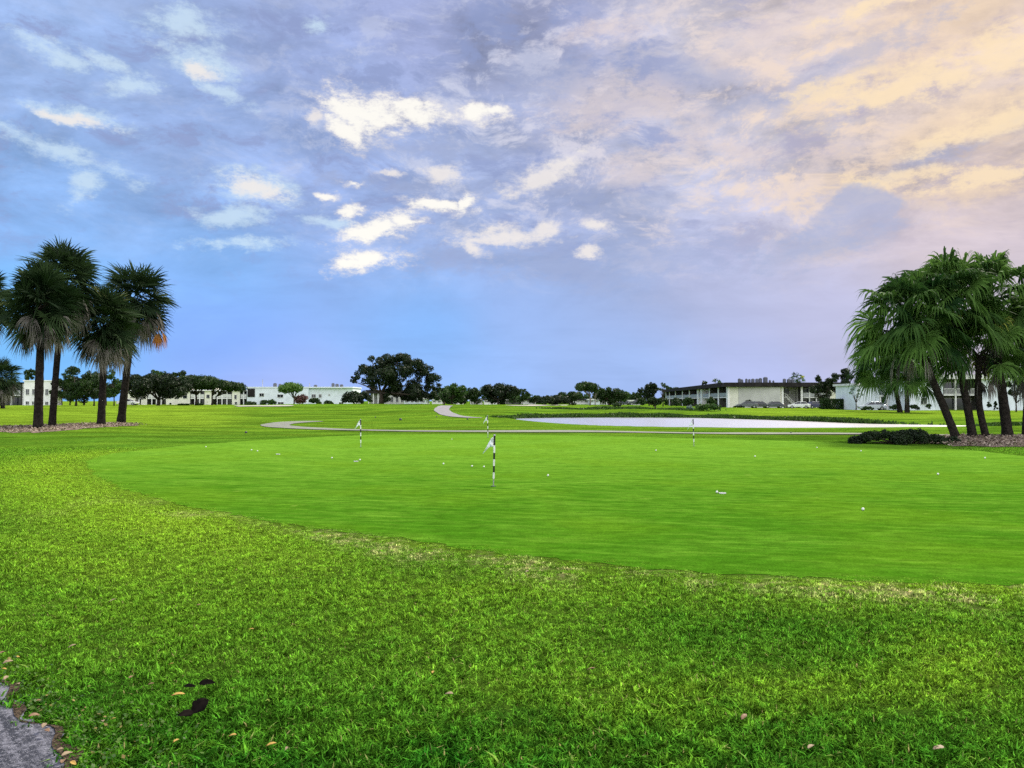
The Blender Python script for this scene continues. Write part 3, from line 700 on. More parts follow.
def tree(px, w, top, bot, Y, fol, label, base_px=None, lobes=None, group=None, trunk=True, kind='dome', dens=1.0, size=None, name='tree', cat='tree', bark=None, sparse=False):
    if 440 < px < 672 and cat == 'tree': w *= 1.28; top -= .8; bot += .6
    elif cat == 'tree': top -= .8
    TN[0] += 1; rng = np.random.RandomState(100 + TN[0])
    x, zt = at(px, top, Y); _, zb = at(px, bot, Y); bx = at(base_px if base_px is not None else px, 400, Y)[0]
    g = h1(bx, Y); a = w / 2 / FPX * Y; zb = max(zb, g + .02); b = max(zt - zb, .3)
    root = empty(name, (bx, Y, g), 0, label, cat, group)
    ox, oz = x - bx, zb - g
    n = int(np.clip(12 + a * 5, 12, 60)) if not sparse else int(np.clip(7 + a * 2, 7, 16))
    cs, rr = [], []
    for k in range(n):
        th = rng.uniform(0, 6.283); u = math.sqrt(rng.rand()) * (.85 if k % 3 else .98); r = a * rng.uniform(.22, .40) * (.75 if sparse else 1)
        r = min(r, b * .42)
        if kind == 'dome': zz = (1 - u * u) ** .5 * rng.uniform(.25, 1.0) if k % 2 else (1 - u * u) ** .5 * .95
        elif kind == 'umbrella': zz = .55 + .45 * (1 - u * u) - rng.uniform(0, .35)
        else: zz = rng.uniform(.05, .95) * (1 - .5 * u)
        lf = rng.uniform(.82, 1.14); c = ((a - r * .8) * u * math.cos(th) * lf, (a - r * .8) * u * math.sin(th), r * .7 + (b - r * 1.6) * max(zz, 0) * rng.uniform(.8, 1.1))
        cs.append((c[0] + ox, c[1], c[2] + oz)); rr.append(r)
    if lobes is None and kind == 'dome' and cat == 'tree' and not sparse:     # build the dome from uneven lobes
        L_ = []
        for k in range(int(rng.randint(5, 8))):
            u = rng.uniform(-.8, .8); L_.append((px + u * w / 2, bot + (top - bot) * (rng.uniform(.2, .42) + .38 * (1 - u * u)), w * rng.uniform(.13, .22)))
        L_.append((px + rng.uniform(-.2, .2) * w, top + w * .17 + .5, w * .17)); L_.append((px, bot + (top - bot) * .35, w * .28)); lobes = L_
    if lobes:
        cs, rr = [], []
        for (lx, ly, lr) in lobes:
            X_, Z_ = at(lx, ly, Y); R1 = lr / FPX * Y; yo = rng.uniform(-.45, .45) * a
            for q in range(9):
                d = rng.normal(size=3); d /= np.linalg.norm(d); r = R1 * rng.uniform(.30, .55)
                cs.append((X_ - bx + d[0] * (R1 - r * .8), yo + d[1] * R1 * .8, max(r * .5, Z_ - g + d[2] * (R1 - r * .8) * .85))); rr.append(r)
    s = size or max(.10, Y * .00125)
    nl = int(np.clip(dens * 2.1 * sum(r * r * 4 for r in rr) / (s * s), 300, 42000)); nl = int(nl * (.6 if sparse else 1))
    V, t = leaves(cs, rr, nl, s, rng, .8)
    V[:, 2] = np.maximum(V[:, 2], .01)
    npmesh('crown' if cat == 'tree' else 'foliage', V, np.arange(len(V)).reshape(-1, 4), FOL[fol], root, tint=t)
    if trunk:
        m = MB(); rt = max(.10, a * .045); fork = max(oz * .75, (oz + b) * .22)
        m.tube([(0, 0, -.15), (rt * .3, 0, fork * .5), (0, 0, fork)], [rt * 1.35, rt, rt * .85], 8)
        for k in rng.permutation(len(cs))[:9 if kind != 'umbrella' else 12]:
            c = cs[k]; mid = (c[0] * .45 + rng.normal(0, .1) * a * .3, c[1] * .45, fork + (c[2] - fork) * .45)
            m.tube([(0, 0, fork * .92), mid, c], [rt * .6, rt * .38, rt * .12], 5)
        m.build('trunk' if cat == 'tree' else 'stem', bark or M_BARK, root, smooth=True)
    return root

BG = 'trees beyond the fairway'
tree(30, 16, 368, 384, 262, 'dark', 'dark tree top showing above the white building roof between the two left palm trunks', group=BG)
tree(76, 44, 365, 405, 150, 'dark', 'dense dark green tree filling the gap between the two pairs of palm trunks', group=BG)
tree(94, 30, 371, 405, 155, 'dark', 'dark leafy tree just left of the third palm trunk', group=BG)
tree(114, 26, 369, 405, 160, 'mid', 'mid green tree standing between the third and fourth palm trunks', group=BG, trunk=True)
tree(136, 32, 373, 402, 192, 'black', 'black green tree just right of the fourth palm trunk', group=BG)
tree(158, 64, 377, 398, 168, 'black', 'broad flat topped dark tree in front of the cream apartments', group=BG, kind='dome')
tree(160, 26, 369.5, 390, 215, 'mid', 'green tree top rising behind the left side of the broad dark tree', group=BG)
tree(178, 18, 370, 390, 218, 'dark', 'narrow dark tree top rising behind the right side of the broad dark tree', group=BG)
tree(198, 46, 374, 391, 172, 'dark', 'spreading dark tree with forked trunk before the white gable wall', base_px=196, group=BG, kind='umbrella')
tree(216, 34, 378.5, 392, 174, 'dark', 'spreading tree with leaning limbs left of the smallest umbrella tree', base_px=212, group=BG, kind='umbrella')
tree(231, 30, 381, 393, 178, 'dark', 'smallest dark umbrella shaped tree at the right end of the cream apartments', base_px=216, group=BG, kind='umbrella')
tree(243, 13, 388, 399, 210, 'silver', 'small grey green tree beside the black panel of the pale blue building', group=BG, sparse=True)
tree(292, 30, 382, 395, 152, 'light', 'small bright green tree with bare curved trunk before the pale blue building', base_px=294, group=BG, kind='umbrella', dens=.8)
tree(397, 90, 351.5, 401.5, 128, 'black', 'very large dark spreading tree in the middle distance, tallest on the horizon', base_px=381, group=BG, kind='dome', dens=1.1, lobes=[(363,374,12),(376,364,12),(389,361,11),(402,361.5,10.5),(414,366,11),(424,374,12),(433,381,9),(400,377,17),(381,377,14),(415,388,13),(395,389,10),(428,391,9),(437,388,6),(405,396,7),(355,379,5.5),(420,397,6),(369,386,6),(410,394,9),(431,394,7),(386,393,6),(418,391,9)])
tree(444, 12, 392, 400, 118, 'dark', 'small tree with short dark trunk at the end of the grey path', group=BG)
tree(452, 32, 384, 402, 172, 'mid', 'green tree touching the right edge of the very large tree', group=BG)
tree(464, 24, 386, 403, 180, 'dark', 'dark green tree right of the one beside the grey path', group=BG)
tree(476, 18, 390, 403, 200, 'dark', 'low dark tree in the dip left of the round topped tree', group=BG)
tree(484, 14, 386, 398, 240, 'silver', 'thin pale tree standing behind the left side of the round topped tree', group=BG, sparse=True)
tree(498, 34, 384.5, 403, 170, 'black', 'round topped black green tree above the low houses behind the rear left flag', group=BG)
tree(513, 14, 393, 403, 225, 'mid', 'low pale green tree right of the round topped tree', group=BG)
tree(522, 13, 388.5, 402, 205, 'dark', 'small pointed dark tree right of the round topped tree', group=BG)
tree(534, 14, 395, 404, 225, 'dark', 'low dark tree left of the wide bush by the fairway', group=BG)
tree(572, 22, 391, 404, 178, 'dark', 'dark domed tree just left of the tall umbrella tree', group=BG)
tree(587, 25, 381.5, 392, 160, 'dark', 'tall umbrella shaped tree with bare pale limbs', base_px=590, group=BG, kind='umbrella', bark=M_PALEBARK)
tree(595, 10, 386, 397, 162, 'dark', 'thin tree beside the pale limbs of the umbrella tree', group=BG, sparse=True, bark=M_PALEBARK)
tree(609, 27, 387.5, 404, 172, 'dark', 'wide domed dark tree just right of the tall umbrella tree', group=BG)
tree(621, 18, 391, 403, 186, 'mid', 'green tree overlapping the right side of the wide domed tree', group=BG)
tree(634, 16, 394, 403, 240, 'dark', 'low dark tree in the gap left of the long building', group=BG)
tree(642, 12, 391, 403, 235, 'dark', 'low dark tree touching the left end of the long building', group=BG)
tree(649, 20, 383, 401, 148, 'black', 'dark round tree standing before the far end of the long building', group=BG)
tree(663, 12, 383, 393, 146, 'dark', 'small thin high crowned tree beside the dark round tree', group=BG, sparse=True)
tree(655, 14, 398, 404, 108, 'dark', 'small lawn tree with a single dark trunk across the pond', group=BG)
tree(716, 16, 378, 390, 262, 'mid', 'tree top showing above the long dark roof left of the building corner', group=BG, sparse=True)
tree(705, 10, 381, 390, 270, 'dark', 'small tree top above the far part of the long dark roof', group=BG)
tree(823, 30, 374, 404, 160, 'black', 'dark tree covering the right end of the long building', group=BG)
tree(842, 26, 367.5, 396, 158, 'black', 'tallest dark tree right of the long building', group=BG)
tree(863, 22, 371, 392, 150, 'dark', 'dark tree just left of the right palm cluster', group=BG)
tree(856, 14, 384, 400, 140, 'silver', 'silvery blue tree beside the pale blue house wall', group=BG, sparse=True)
tree(1016, 24, 372, 400, 120, 'black', 'dark tree at the right end of the pale blue house', group=BG)
for i, (px, w, t, b, Y, c) in enumerate([(445,9,391,402,250,'dark'),(540,12,397,404,250,'mid'),(553,12,396,404,260,'dark'),(602,12,393,403,250,'mid'),(628,10,393,403,255,'mid'),(507,10,392,402,260,'dark'),(470,9,392,402,255,'mid')]):
    tree(px, w, t, b, Y, c, ['tiny far tree behind the end of the grey path', 'tiny far tree behind the left side of the wide bush', 'tiny far tree behind the right side of the wide bush', 'tiny far tree between the umbrella tree and the wide domed tree',
                             'tiny far tree right of the wide domed tree', 'tiny far tree right behind the round topped tree', 'tiny far tree left behind the thin pale tree'][i], group=BG)

for px, w, t, Y, c, l in ((84,40,373,185,'black','black green tree filling the space left of the third palm trunk'),(70,26,377,180,'black','low black green tree just right of the second palm trunk'),(459,20,391,240,'dark','broad low far tree behind the white house by the grey path'),(489,16,392,262,'dark','low far tree behind the thin pale tree'),(516,18,393.5,245,'dark','low far tree filling the gap right of the round topped tree'),(529,16,394,262,'mid','low far tree between the pointed tree and the wide bush'),
        (566,16,394,262,'dark','low far tree behind the right end of the wide bush'),(580,18,393,250,'mid','low far tree behind the domed tree left of the umbrella tree'),(598,14,394,262,'dark','low far tree seen under the umbrella tree crown'),(625,20,393,262,'dark','broad low far tree left of the dark round tree'),
        (148,30,378,225,'dark','dark far tree behind the broad flat topped tree'),(186,24,380,226,'dark','dark far tree behind the forked tree'),(206,22,382,228,'dark','far tree between the forked tree and the leaning limbed tree'),(62,20,372,175,'dark','dark tree hugging the right side of the white block'),(106,30,374,175,'black','black green tree filling the space left of the fourth palm trunk'),
        (358,22,392,185,'dark','low dark tree at the left foot of the very large tree'),(672,22,386,330,'dark','far tree mass beyond the long building end')):
    tree(px, w, t, 405, Y, c, l, group=BG)
def shrub(px, w, top, Y, fol, label, name='shrub', group='shrubs beyond the fairway', bot=410, **k):
    return tree(px, w, top, bot, Y, fol, label, name=name, cat='shrub', group=group, trunk=False, kind='dome', **k)
shrub(546, 24, 394.5, 138, 'black', 'left half of the wide dark bush by the fairway edge')
shrub(559, 26, 394, 141, 'black', 'right half of the wide dark bush by the fairway edge')
shrub(302, 17, 393.5, 158, 'red', 'reddish brown flowering shrub right of the small bright green tree')
shrub(315, 15, 397, 156, 'dark', 'green bush below the windows right of the reddish shrub')
shrub(328, 11, 400, 156, 'dark', 'small round bush alone before the pale blue wall')
shrub(264, 10, 399, 158, 'dark', 'low dark bush left of the two by the pale blue wall')
shrub(272, 10, 398, 158, 'mid', 'low bush closest to the small bright green tree on its left')
shrub(250, 14, 401, 160, 'dark', 'low hedge bush under the black panel')
shrub(350, 20, 389, 150, 'black', 'drooping dark bush at the right end of the pale blue building')
shrub(364, 20, 390, 152, 'black', 'dark bush between the drooping bush and the very large tree')
shrub(384, 16, 394, 150, 'black', 'dark bush under the left limbs of the very large tree')
for px, w, t, Y, l in [(641,12,397,142,'leftmost shrub in the row before the long building'),(663,13,396.5,135,'second shrub in the row before the long building'),(676,13,397,132,'third shrub in the row, right of the small lawn tree'),
                       (688,15,396,128,'tall dark shrub in the middle of the row before the long building'),(712,12,396,135,'dark shrub behind the big light green bush')]:
    shrub(px, w, t, Y, 'dark', l)
shrub(705, 32, 402.5, 96, 'mid', 'big rounded light green bush by the pond')
shrub(690, 8, 405, 97, 'silver', 'small pale bush left of the big light green bush')
shrub(617, 14, 402.5, 118, 'dark', 'low dark bush on the lawn across the pond')
shrub(748, 1.3 * 8, 399, 172, 'black', 'round clipped topiary bush before the cream end wall')
shrub(739, 14, 406, 170, 'black', 'low hedge left of the topiary bush')
shrub(929, 8, 403, 132, 'black', 'small clipped ball shrub before the pale blue house')
shrub(914, 12, 404, 133, 'dark', 'low clipped shrub left of the ball shrub')
shrub(895, 12, 404, 134, 'dark', 'low clipped shrub under the two far palms')
shrub(868, 12, 406, 135, 'dark', 'low hedge piece beside the parked silver car')
shrub(989, 5, 401, 128, 'black', 'left of two small bushes by the white wall under the right palms')
shrub(995, 5, 401, 128, 'black', 'right of two small bushes by the white wall under the right palms')
shrub(200, 8, 403, 168, 'dark', 'small bush below the forked tree before the cream apartments')
shrub(184, 14, 403.5, 168, 'mid', 'low bush at the foot of the white gable wall')
# clipped hedge
def hedge():
    rng = np.random.RandomState(77); Y = 150; x0, _ = at(820, 400, Y); x1, zt = at(849, 399.5, Y); g = h1((x0 + x1) / 2, Y)
    root = empty('hedge', ((x0 + x1) / 2, Y, g), 0, 'clipped square dark hedge with a lighter top edge', 'hedge')
    n = 4500; hw = (x1 - x0) / 2; hz = zt - g
    C = np.column_stack([rng.uniform(-hw, hw, n), rng.uniform(-.7, .7, n), rng.uniform(0, hz, n)]); f = rng.randint(0, 3, n)
    C[f == 0, 1] = -.7 + rng.normal(0, .06, (f == 0).sum()); C[f == 1, 2] = hz + rng.normal(0, .05, (f == 1).sum())
    V = []; u = rng.normal(size=(n, 3)); u /= np.linalg.norm(u, axis=1, keepdims=True); v = np.cross(u, rng.normal(size=(n, 3))); v /= np.linalg.norm(v, axis=1, keepdims=True); s = .14
    V = np.stack([C - u * s, C - v * s * .6, C + u * s, C + v * s * .6], 1).reshape(-1, 3); V[:, 2] = np.maximum(V[:, 2], .01)
    npmesh('foliage', V, np.arange(4 * n).reshape(-1, 4), FOL['dark'], root, tint=np.repeat(rng.rand(n) * .9, 4))
hedge()
# low spreading dark shrub in front of the right palms
def low_shrub():
    rng = np.random.RandomState(5); x0, y0 = G(856, 444.5); x1, _ = G(948, 442.5); Y = y0 + .55; cx = (x0 + x1) / 2; a = (x1 - x0) / 2
    root = empty('spreading_shrub', (cx, Y, h1(cx, Y)), 0, 'low spreading dark shrub in front of the right palm trunks', 'shrub')
    cs, rr = [], []
    for k in range(60):
        u = rng.uniform(-1, 1); v = rng.uniform(-1, 1); f = max(0, 1 - abs(u) ** 2.2) ** .5; r = rng.uniform(.13, .24)
        zz = (.62 - .10 * u) * f * (1 - .45 * v * v)
        cs.append((u * (a - r * .7), v * .75 * f, max(r * .4, (zz - r) * rng.uniform(.5, 1.1)))); rr.append(r)
    V, t = leaves(cs, rr, 15000, .045, rng, .9); V[:, 2] = np.maximum(V[:, 2], .005)
    npmesh('foliage', V, np.arange(len(V)).reshape(-1, 4), FOL['black'], root, tint=t)
    m = MB()
    for c in cs[::5]: m.tube([(c[0] * .3, 0, 0), (c[0] * .7, c[1] * .6, c[2] * .5), c], [.03, .02, .008], 5)
    m.build('stem', M_BARK, root)
low_shrub()

# ------------------------------------------------------------------ palms
def fan_frond(rng, P0, az, el, pl, L, nseg, spread, droop, stiff, w, sag=.12, fold=.3):
    d = np.array([math.cos(az) * math.cos(el), math.sin(az) * math.cos(el), math.sin(el)])
    Z = np.array([0, 0, 1.]); P1 = P0 + d * pl - Z * sag * pl
    d2 = d - Z * stiff; d2 /= np.linalg.norm(d2)
    s = np.cross(d2, Z); ln = np.linalg.norm(s); s = s / ln if ln > .05 else np.array([-math.sin(az), math.cos(az), 0])
    roll = rng.normal(0, .6); nrm = np.cross(s, d2); s = s * math.cos(roll) + nrm * math.sin(roll); nrm = np.cross(s, d2)
    V, F, b = [], [], 0
    side = np.cross(d, np.array([0, 0, 1.])); side = side / (np.linalg.norm(side) + 1e-6) * w * .55
    mid = (P0 + P1) / 2 + Z * sag * pl * .35
    V += [P0 - side, P0 + side, mid + side, mid - side, P1 + side, P1 - side]; F += [(0, 1, 2, 3), (3, 2, 4, 5)]; b = 6
    ph = np.linspace(-spread, spread, nseg) + rng.normal(0, .02, nseg)
    T = np.array([.0, .48, .74, 1.0]); Wd = np.array([.12, 1.2, .62, .05])
    for p in ph:
        Lp = L * (.68 + .32 * math.cos(p * .75)) * rng.uniform(.92, 1.06)
        dp = d2 * math.cos(p) + s * math.sin(p) + nrm * fold * abs(math.sin(p)) * .6; tg = -d2 * math.sin(p) + s * math.cos(p)
        tg = tg + nrm * rng.choice((-.6, .6)); tg /= np.linalg.norm(tg)
        dr = droop * rng.uniform(.7, 1.3)
        for t, ww in zip(T, Wd):
            q = P1 + dp * Lp * (t - (.28 * dr * t ** 3)) - Z * Lp * dr * t ** 2.4
            V += [q - tg * w * ww, q + tg * w * ww]
        F += [(b, b + 1, b + 3, b + 2), (b + 2, b + 3, b + 5, b + 4), (b + 4, b + 5, b + 7, b + 6)]; b += 8
    return V, F
def crown_mesh(rng, n, elr, pl, L, nseg, spread, droop, stiff, w, sag, centre, order=True, vary=.15, tilt=(0, 0)):
    VV, FF, TT, b = [], [], [], 0; ga = 2.39996
    for k in range(n):
        f = (k + .5) / n; el = elr[0] + (elr[1] - elr[0]) * f ** .9 + rng.normal(0, .12); az = k * ga + rng.normal(0, .2)
        P0 = centre + np.array([rng.normal(0, .05), rng.normal(0, .05), .35 * math.sin(el)])
        v, fc = fan_frond(rng, P0, az, el, pl * rng.uniform(1 - vary, 1 + vary), L * rng.uniform(1 - vary, 1 + vary), nseg, spread * rng.uniform(.85, 1.1), droop, stiff * rng.uniform(.5, 1.5), w, sag)
        VV += v; FF += [tuple(b + i for i in q) for q in fc]; TT += [rng.rand() * .92] * len(v); b += len(v)
    return np.array(VV), np.array(FF), np.array(TT)
M_SABAL = foliage('sabal_frond', (.008, .020, .007), (.045, .080, .028), (.13, .15, .05), trans=.12, rough=.7, spec=.08)
M_LIVI = foliage('fan_frond', (.010, .036, .008), (.125, .240, .045), (.30, .33, .06), trans=.30, rough=.7, spec=.08)
M_DEAD = foliage('dead_frond', (.05, .046, .040), (.36, .33, .29), (.30, .16, .05), trans=.12, rough=.75)
M_SABT = simple('palm_trunk', (.030, .025, .022), .95, .3, 7, .05, col2=(.012, .010, .009), bmp=.04)
M_GTR = simple('palm_trunk_grey', (.040, .034, .028), .95, .3, 9, .05, col2=(.016, .014, .012), bmp=.04)
def palm(base_px, crown_px, Rpx, kind, label, seed, group, bend=.0, Y=None, name='fan_palm', tr=None, nfr=None):
    rng = np.random.RandomState(seed)
    if Y is None: bx, Y = G(*base_px)
    else: bx = at(base_px[0], 400, Y)[0]
    g = h1(bx, Y); cx, cz = at(crown_px[0], crown_px[1], Y); R_ = Rpx / FPX * Y
    root = empty(name, (bx, Y, g), 0, label, 'palm tree', group); C = np.array([cx - bx, rng.uniform(-.3, .3), cz - g])
    tr = tr or .2; m = MB(); pts, rad = [], []; n = 22
    for i in range(n + 1):
        t = i / n; bulge = math.sin(t * math.pi) * bend
        pts.append((C[0] * (t ** 1.15) + bulge, C[1] * t, -.1 + (C[2] - .1) * t)); flare = 1 + .22 * math.exp(-t * 14)
        rad.append(tr * flare * (1 - .28 * t) * (1 + .05 * (i % 2)) * rng.uniform(.97, 1.03))
    m.tube(pts, rad, 12); m.build('trunk', M_SABT if kind == 'sabal' else M_GTR, root, smooth=True)
    # old leaf bases under the crown
    bo = MB(); ctr = Vector(C)
    for k in range(34):
        a = k * 2.39996; z = C[2] - .15 - k * .03 * (1.6 if kind == 'sabal' else 1); t = max(0, z / max(C[2], .1)); ax = C[0] * t ** 1.15; r0 = tr * .75
        p0 = Vector((ax + r0 * math.cos(a), C[1] * t + r0 * math.sin(a), z)); o_ = Vector((math.cos(a), math.sin(a), 1.3)) * .17
        bo.tube([p0, p0 + o_ * .6, p0 + o_ * 1.1], [.05, .035, .02], 4)
    bo.build('leaf_bases', M_GTR, root)
    if kind == 'sabal':
        V, F, T = crown_mesh(rng, nfr or 52, (1.45, -1.0), R_ * .40, R_ * .60, 23, 1.75, .20, .25, .040, .10, C)
        V2, F2, T2 = crown_mesh(rng, 22, (1.3, -1.2), R_ * .16, R_ * .50, 18, 1.6, .25, .3, .036, .10, C); F = np.vstack([F, F2 + len(V)]); V = np.vstack([V, V2]); T = np.concatenate([T, T2 * .6]); T = np.where(T > .91, .96, T)
        npmesh('crown', V, F, M_SABAL, root, tint=T)
        V, F, T = crown_mesh(rng, 20, (-.35, -1.2), R_ * .46, R_ * .42, 18, 1.1, .65, .7, .030, .18, C - np.array([0, 0, .1]))
        npmesh('dead_fronds', V, F, M_DEAD, root, tint=T)
    else:
        V, F, T = crown_mesh(rng, nfr or 40, (1.40, -.50), R_ * .60, R_ * .60, 32, 2.0, .58, .16, R_ * .0185, .10, C)
        T = np.where(T > .90, .98, T)
        npmesh('crown', V, F, M_LIVI, root, tint=T)
        V, F, T = crown_mesh(rng, 5, (-.70, -1.25), R_ * .38, R_ * .30, 16, .8, .9, 1.0, .024, .25, C - np.array([0, 0, .2]))
        npmesh('dead_fronds', V, F, M_DEAD, root, tint=T)
    return root
LG = 'palms in the left mulch bed'
palm((38, 430), (44, 302), 46, 'sabal', 'tall palm with dark straight trunk nearest the left edge, ragged pale skirt of dead fronds', 11, LG, tr=.23)
palm((52, 428), (66, 281), 45, 'sabal', 'tallest palm on the left, its crown showing above and behind the front one', 12, LG, tr=.19)
palm((101, 427), (104, 322), 43, 'sabal', 'shorter palm third from the left with crown merging into its taller neighbour', 13, LG, tr=.22)
palm((121, 424.5), (136, 298), 44, 'sabal', 'rightmost palm of the left group with an orange dead frond hanging on its right', 14, LG, tr=.25)
palm((-34, 427), (-20, 300), 38, 'sabal', 'palm cut off by the left edge with only frond tips showing', 15, LG, tr=.24)
palm((3, 405), (2, 378), 24, 'sabal', 'small dark palm low at the left edge before the white building', 16, LG, Y=105, tr=.25)
palm((-14, 405), (-14, 384), 22, 'sabal', 'second small dark palm mostly cut off by the left edge', 17, LG, Y=104, tr=.25)
RG = 'palms in the right mulch bed'
palm((957, 440), (908, 322), 58, 'livi', 'leaning palm leftmost of the right cluster, crown spreading furthest left', 21, RG, tr=.16, bend=-.1)
palm((973, 439.5), (944, 305), 55, 'livi', 'palm second from the left in the right cluster with slightly leaning trunk', 22, RG, tr=.16)
palm((987, 439.5), (980, 350), 44, 'livi', 'lower palm with curved trunk and yellowish drooping fronds in the right cluster', 23, RG, tr=.14, bend=-.22, nfr=26)
palm((1008, 438.5), (994, 303), 57, 'livi', 'tallest palm of the right cluster with thick flared trunk', 24, RG, tr=.20)
palm((1027, 437), (1034, 345), 52, 'livi', 'palm whose trunk touches the right edge with fronds hanging low', 25, RG, tr=.2)
palm((1056, 437), (1062, 312), 56, 'livi', 'palm beyond the right edge whose fronds reach into the picture', 26, RG, tr=.2)
FG = 'far palms across the pond'
palm((900, 409), (889, 362), 37, 'livi', 'far palm across the pond with drooping crown left of the cluster', 31, FG, Y=104, tr=.3)
palm((907, 409), (908, 370), 32, 'livi', 'far palm across the pond partly hidden behind the leaning palm', 32, FG, Y=100, tr=.28)
palm((797, 406), (797, 379), 8, 'livi', 'small palm crown rising above the dark flat roof', 33, FG, Y=235, tr=.2, nfr=18)
# orange dead frond hanging from the rightmost left palm
def hanging():
    rng = np.random.RandomState(3); bx, Y = G(121, 424.5); cx, cz = at(160, 322, Y)
    C = np.array([cx, Y - .2, cz]); V, F, T = crown_mesh(rng, 3, (-1.0, -1.4), .4, .7, 18, .8, .8, 1.2, .03, .3, C)
    m, e, out = newmat('orange_frond'); principled(e, out, e.mix(e.attr('tint', out='Fac'), (.50, .20, .04), (.30, .15, .06)), .7, .2)
    root = next(o for o in bpy.data.objects if str(o.get('label', '')).startswith('rightmost palm of the left'))
    o = npmesh('dead_frond', V - np.array(root.location), F, m, root, tint=T); o['label'] = 'orange dead frond hanging at the right'
hanging()

# ------------------------------------------------------------------ buildings
def stucco(name, c): return simple(name, c, .85, .06, .6, .2, col2=tuple(v * .86 for v in c))
W_WHITE = stucco('white_stucco', (.88, .87, .86)); W_CREAM = stucco('cream_stucco', (.74, .73, .62)); W_BLUE = stucco('pale_blue_stucco', (.76, .82, .88)); W_GREY = stucco('grey_stucco', (.50, .50, .47))
M_ROOF = simple('dark_roof', (.030, .027, .027), .9, .2, 1, .1); M_FRAME = simple('frame_white', (.72, .72, .70), .5); M_DKFR = simple('frame_dark', (.03, .03, .035), .5)
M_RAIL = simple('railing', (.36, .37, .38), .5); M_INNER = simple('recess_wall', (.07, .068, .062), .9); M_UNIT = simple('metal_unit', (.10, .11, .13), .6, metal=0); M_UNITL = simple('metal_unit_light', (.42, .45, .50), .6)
def glass_mat():
    m, e, out = newmat('window_glass'); principled(e, out, (.018, .022, .028), .08, .6); return m
M_GLASS = glass_mat()

def add_window(root, x0, x1, z0, z1, y=0, fr=.07, frame=None, mull=1, cover=None):
    """a framed opening on the wall plane y, facing -y"""
    m = MB(); f = fr
    m.box(x0 - f, x1 + f, y - .07, y + .02, z1, z1 + f); m.box(x0 - f, x1 + f, y - .11, y + .02, z0 - f, z0); m.box(x0 - f, x0, y - .07, y + .02, z0, z1); m.box(x1, x1 + f, y - .07, y + .02, z0, z1)
    for k in range(mull):
        xm = x0 + (x1 - x0) * (k + 1) / (mull + 1); m.box(xm - .03, xm + .03, y - .055, y + .02, z0, z1)
    w = m.build('window', frame or M_FRAME, root)
    p = MB(); p.box(x0, x1, y - .03, y + .03, z0, z1); p.build('pane', M_GLASS, w)
    return w
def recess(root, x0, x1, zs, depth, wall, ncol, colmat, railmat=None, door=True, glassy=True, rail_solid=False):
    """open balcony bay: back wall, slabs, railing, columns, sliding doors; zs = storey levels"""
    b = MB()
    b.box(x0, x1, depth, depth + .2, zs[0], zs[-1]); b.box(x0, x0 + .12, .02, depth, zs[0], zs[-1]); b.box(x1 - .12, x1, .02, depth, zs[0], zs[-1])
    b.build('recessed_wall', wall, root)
    s = MB()
    for z in zs[1:-1]: s.box(x0 + .13, x1 - .13, .04, depth - .01, z - .12, z + .12)
    s.build('balcony_floor', colmat, root)
    if ncol:
        for k in range(ncol):
            c = MB(); xc = x0 + (x1 - x0) * (k + 1) / (ncol + 1); c.box(xc - .11, xc + .11, -.03, .16, zs[0], zs[-1]); c.build('column', colmat, root)
    r = MB()
    for z in zs[1:-1]:
        za = z + .12; r.box(x0 + .13, x1 - .13, .05, .10, za + .92, za + .99); r.box(x0 + .13, x1 - .13, .05, .10, za + .08, za + .13)
        if rail_solid: r.box(x0 + .13, x1 - .13, .06, .09, za + .13, za + .92)
        else:
            nb = max(3, int((x1 - x0) / .16))
            for k in range(nb): xx = x0 + .15 + (x1 - x0 - .3) * k / nb; r.box(xx, xx + .035, .065, .085, za + .13, za + .92)
    r.build('railing', railmat or M_RAIL, root)
    if door:
        for i in range(len(zs) - 1):
            z = zs[i] + .14; h = min(2.05, zs[i + 1] - zs[i] - .45); n = max(1, int((x1 - x0) / 4.5))
            for k in range(n):
                a = x0 + (x1 - x0) * k / n + .45; bb = x0 + (x1 - x0) * (k + 1) / n - .45
                add_window(root, a, bb, z, z + h, depth, .06, M_FRAME, 1)
def roof_slab(root, x0, x1, y0, y1, z0, z1, mat, name='roof'):
    m = MB(); m.box(x0, x1, y0, y1, z0, z1); return m.build(name, mat, root)
def ac_unit(x, y, z, w, h, label, mat=None, name='air_conditioner'):
    root = empty(name, (x, y, z), 0, label, 'air conditioner', 'air conditioners on the flat roofs')
    m = MB(); m.box(-w / 2, w / 2, -w / 2, w / 2, .1, h)
    for sx in (-1, 1):
        for sy in (-1, 1): m.box(sx * w * .42 - .05, sx * w * .42 + .05, sy * w * .42 - .05, sy * w * .42 + .05, 0, .1)
    m.build('housing', mat or M_UNIT, root, bevel=.03)
    f = MB(); f.tube([(0, 0, h), (0, 0, h + .12)], [w * .40, w * .36], 12); f.build('fan_guard', M_UNIT, root)

def Xd(px, Y): return at(px, 400, Y)[0]
def Zd(py, Y): return at(500, py, Y)[1]

